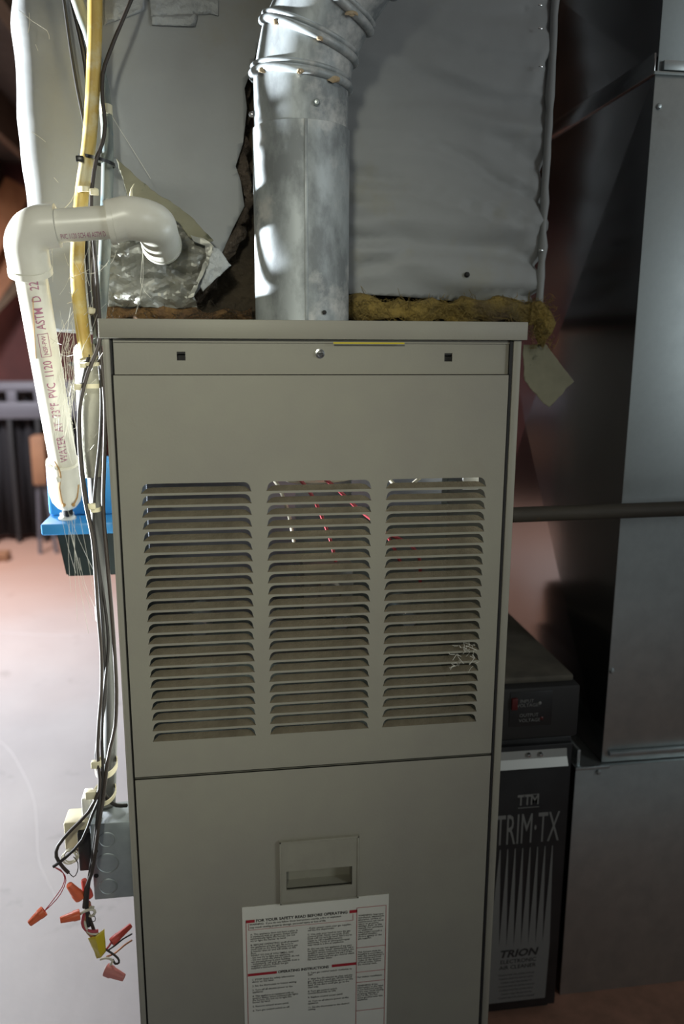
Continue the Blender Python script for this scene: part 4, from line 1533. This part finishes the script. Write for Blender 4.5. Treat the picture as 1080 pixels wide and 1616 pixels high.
# yellow tape flag
yt = MB()
tq = [at(*p) for p in ((138, 1484, .004), (164, 1471, .002), (166, 1506, .004), (152, 1517, .004))]
N = 8
for i in range(N + 1):
    for j in range(N + 1):
        a_ = tq[0].lerp(tq[1], i / N)
        b_ = tq[3].lerp(tq[2], i / N)
        p = a_.lerp(b_, j / N)
        yt.v.append(p + V((0, .006 * abs(i / N - .5) * 2 + .0025 * noise.noise(p * 90), .0012 * noise.noise(p * 140))))
yt.f = [(i * (N + 1) + j, i * (N + 1) + j + 1, (i + 1) * (N + 1) + j + 1, (i + 1) * (N + 1) + j) for i in range(N) for j in range(N)]
o = obj('tape_flag', yt, ytape_m, None, angle=40)
solidify(o, .0008, 0)
tag(o, 'crumpled yellow electrical tape wrapped round the hanging leads', 'tape')

# ------------------------------------------------------------------ cobwebs
cw = MB()
rw = random.Random(11)


def strand(pts, r=.00028):
    cw.tube(pts, r, 4, step=.03, caps=False)


for k in range(70):
    x_ = rw.uniform(66, 160)
    y_ = rw.uniform(395, 720)
    L_ = rw.uniform(20, 95)
    a_ = rw.gauss(-.9, .7) if rw.random() < .6 else rw.uniform(-2.2, 0)
    Yc = rw.uniform(.09, .16)
    x2, y2 = x_ + L_ * math.cos(a_) * .6, y_ + L_ * math.sin(a_)
    x2 = max(60, min(172, x2))
    strand([at(x_, y_, Yc), at((x_ + x2) / 2 + rw.uniform(-4, 4), (y_ + y2) / 2 + rw.uniform(2, 8), Yc + .005), at(x2, y2, Yc + rw.uniform(-.03, .03))], rw.choice((.00018, .00025, .00035)))
for k in range(34):
    x_ = rw.uniform(96, 118)
    y_ = rw.uniform(500, 640)
    strand([at(x_, y_, .15), at(x_ + rw.uniform(-14, 8), y_ + rw.uniform(20, 60), .15), at(x_ + rw.uniform(-16, 10), y_ + rw.uniform(70, 130), .16)], rw.choice((.0002, .0003)))
for (a_, b_, c_, d_) in ((105, 800, 150, 905), (112, 812, 140, 1000), (118, 812, 122, 980), (104, 815, 128, 900), (126, 815, 152, 960), (110, 815, 112, 935), (98, 820, 120, 905), (112, 840, 148, 980), (125, 880, 150, 960)):
    strand([at(a_, b_, .24), at((a_ + c_) / 2 + rw.uniform(-5, 5), (b_ + d_) / 2, .2), at(c_, d_, .12)], .00028)
for pts in ([(176, 182), (190, 205), (212, 240), (238, 282)], [(46, 20), (47, 36), (44, 52)], [(56, 70), (60, 80)], [(50, 208), (62, 216), (72, 224)], [(85, 280), (92, 288)], [(224, 376), (226, 440), (214, 496)],
            [(228, 380), (222, 446), (238, 470)], [(170, 372), (166, 390), (150, 408)], [(184, 395), (178, 412), (166, 425), (160, 432)], [(120, 300), (112, 318), (98, 332)], [(30, 16), (52, 34), (74, 48), (78, 62)]):
    strand([at(a_, b_, .186) for a_, b_ in pts], .0004)
for k in range(26):                      # dusty web caught on the right-hand louvers
    x_, y_ = rw.uniform(712, 752), rw.uniform(1016, 1056)
    strand([at(x_, y_, -.002), at(x_ + rw.uniform(-8, 8), y_ + rw.uniform(-5, 5), -.004), at(x_ + rw.uniform(-12, 6), y_ + rw.uniform(-14, 14), -.002)], rw.choice((.0003, .0005)))
o = obj('cobweb', cw, web_m, None, smooth=False)
tag(o, 'wispy dusty cobweb strands strung between drain pipe, cables and louvers', 'cobweb', kind='stuff')
# dried cotton-like tuft above the elbow
o = obj('thread_tuft', MB().tube([at(208, 318, .10), at(207, 308, .10), at(208, 298, .10), at(212, 290, .10)], [.0035, .0024, .0012, .0003], 8), tie_m, None)
tag(o, 'small pale strip sticking up from the top of the right PVC elbow', 'strip')

# ------------------------------------------------------------------ background, far left
sh_ = thing('metal_rack', 'grey metal rack with black cloth front by the far maroon wall', 'rack', (-1.6, 4.2, 0))
RYK = 4.0
rx0, rx1 = at(-60, 640, RYK).x, at(150, 640, RYK).x
for y_, h_ in ((612, .022), (648, .05)):
    z_ = at(40, y_, RYK).z
    obj('rail', MB().box(rx0, rx1, RYK, RYK + .04, z_ - h_, z_ + h_, .008), rail_m, sh_)
    obj('rail', MB().box(rx0, rx1, RYK + .36, RYK + .40, z_ - h_, z_ + h_, .008), rail_m, sh_)
for a_ in (-20, 18, 62, 108):
    q = at(a_, 700, RYK + .02)
    obj('post', MB().box(q.x - .014, q.x + .014, RYK + .005, RYK + .035, 0, at(18, 648, RYK).z, .006), mat('dark_post', (.02, .02, .022), .6) if 'dark_post' not in MATS else MATS['dark_post'], sh_)
    obj('post', MB().box(q.x - .014, q.x + .014, RYK + .365, RYK + .395, 0, at(18, 612, RYK).z, .006), MATS['dark_post'], sh_)
    q2 = at(a_, 630, RYK)
    obj('upright', MB().box(q2.x - .03, q2.x + .03, RYK + .002, RYK + .038, at(18, 648, RYK).z, at(18, 612, RYK).z, .006), rail_m, sh_)
cl = MB()
n = 60
for i in range(n + 1):
    xx = rx0 + (rx1 - rx0) * i / n
    yy = RYK + .10 + .02 * math.sin(i * 1.1) + .01 * math.sin(i * 2.7)
    cl.v += [V((xx, yy, .03)), V((xx, yy, at(40, 612, RYK).z))]
cl.f = [(2 * i, 2 * i + 2, 2 * i + 3, 2 * i + 1) for i in range(n)]
solidify(obj('cloth_front', cl, cloth_m, sh_), .01)
st = thing('folding_stool', 'tan wooden stool leg leaning in front of the black cloth rack', 'stool', (at(66, 740, 3.7).x, 3.7, 0))
q0, q1 = at(72, 690, 3.7), at(62, 770, 3.7)
obj('seat_board', MB().box(q1.x - .03, q1.x + .05, 3.68, 3.80, at(66, 765, 3.7).z, at(72, 688, 3.7).z, .01), tan_m, st)
for dx in (-.012, .03):
    obj('leg', MB().tube([V((q1.x + dx, 3.72, at(66, 765, 3.7).z)), V((q1.x + dx * 2.2, 3.72, 0))], .011, 8, smooth=False), rail_m, st)
pk = thing('leaning_planks', 'orange-brown timber planks leaning against the far wall at left', 'timber', (at(0, 500, 4.4).x, 4.4, 0))
for k, (a_, b_) in enumerate((((-75, 545), (52, 350)), ((-85, 560), (45, 420)), ((-95, 520), (30, 290)))):
    p0, p1 = at(a_[0], a_[1], 4.35 - k * .05), at(b_[0], b_[1], 4.62 - k * .05)
    d = (p1 - p0).normalized()
    nrm = V((-d.z, 0, d.x)) * (.09 if k != 1 else .06)
    low_ = p0 - d * (p0.z / d.z) if d.z > 0 else p0
    vs_ = []
    for dy in (0, .03):
        vs_ += [low_ - nrm + V((0, dy, 0)), low_ + nrm + V((0, dy, 0)), p1 + nrm + V((0, dy, 0)), p1 - nrm + V((0, dy, 0))]
    obj('plank', MB().add(vs_, [(0, 1, 2, 3), (7, 6, 5, 4), (0, 4, 5, 1), (1, 5, 6, 2), (2, 6, 7, 3), (3, 7, 4, 0)]), wood_m if k != 1 else MATS['joist_timber'], pk, smooth=False)
q = atz(-2, 884)
o = obj('wood_offcut', MB().box(q.x - .10, q.x + .06, q.y - .04, q.y + .04, 0.0, .05, .006), tan_m)
tag(o, 'small tan wood offcut lying on the concrete at the left frame edge', 'wood block')
q0, q1 = at(-40, 130, 3.2), at(60, 268, 3.6)
dd = q1 - q0
qa = q0 + dd * ((RZ - .28 - q0.z) / dd.z)
qb = q0 + dd * ((RY1 - .01 - q0.y) / dd.y)
vd = thing('overhead_duct', 'pale bluish round duct slanting under the joists at upper left', 'duct', (qa + qb) / 2)
obj('pipe', MB().tube([qa, qb], .07, 20, smooth=False), galv, vd)
obj('hanger_strap', MB().box(qa.x - .015, qa.x + .015, qa.y + .05, qa.y + .053, qa.z, RZ - .001), galv, vd)
obj('collar', MB().tube([qb - dd.normalized() * .06, qb], .085, 20, smooth=False), galv, vd)
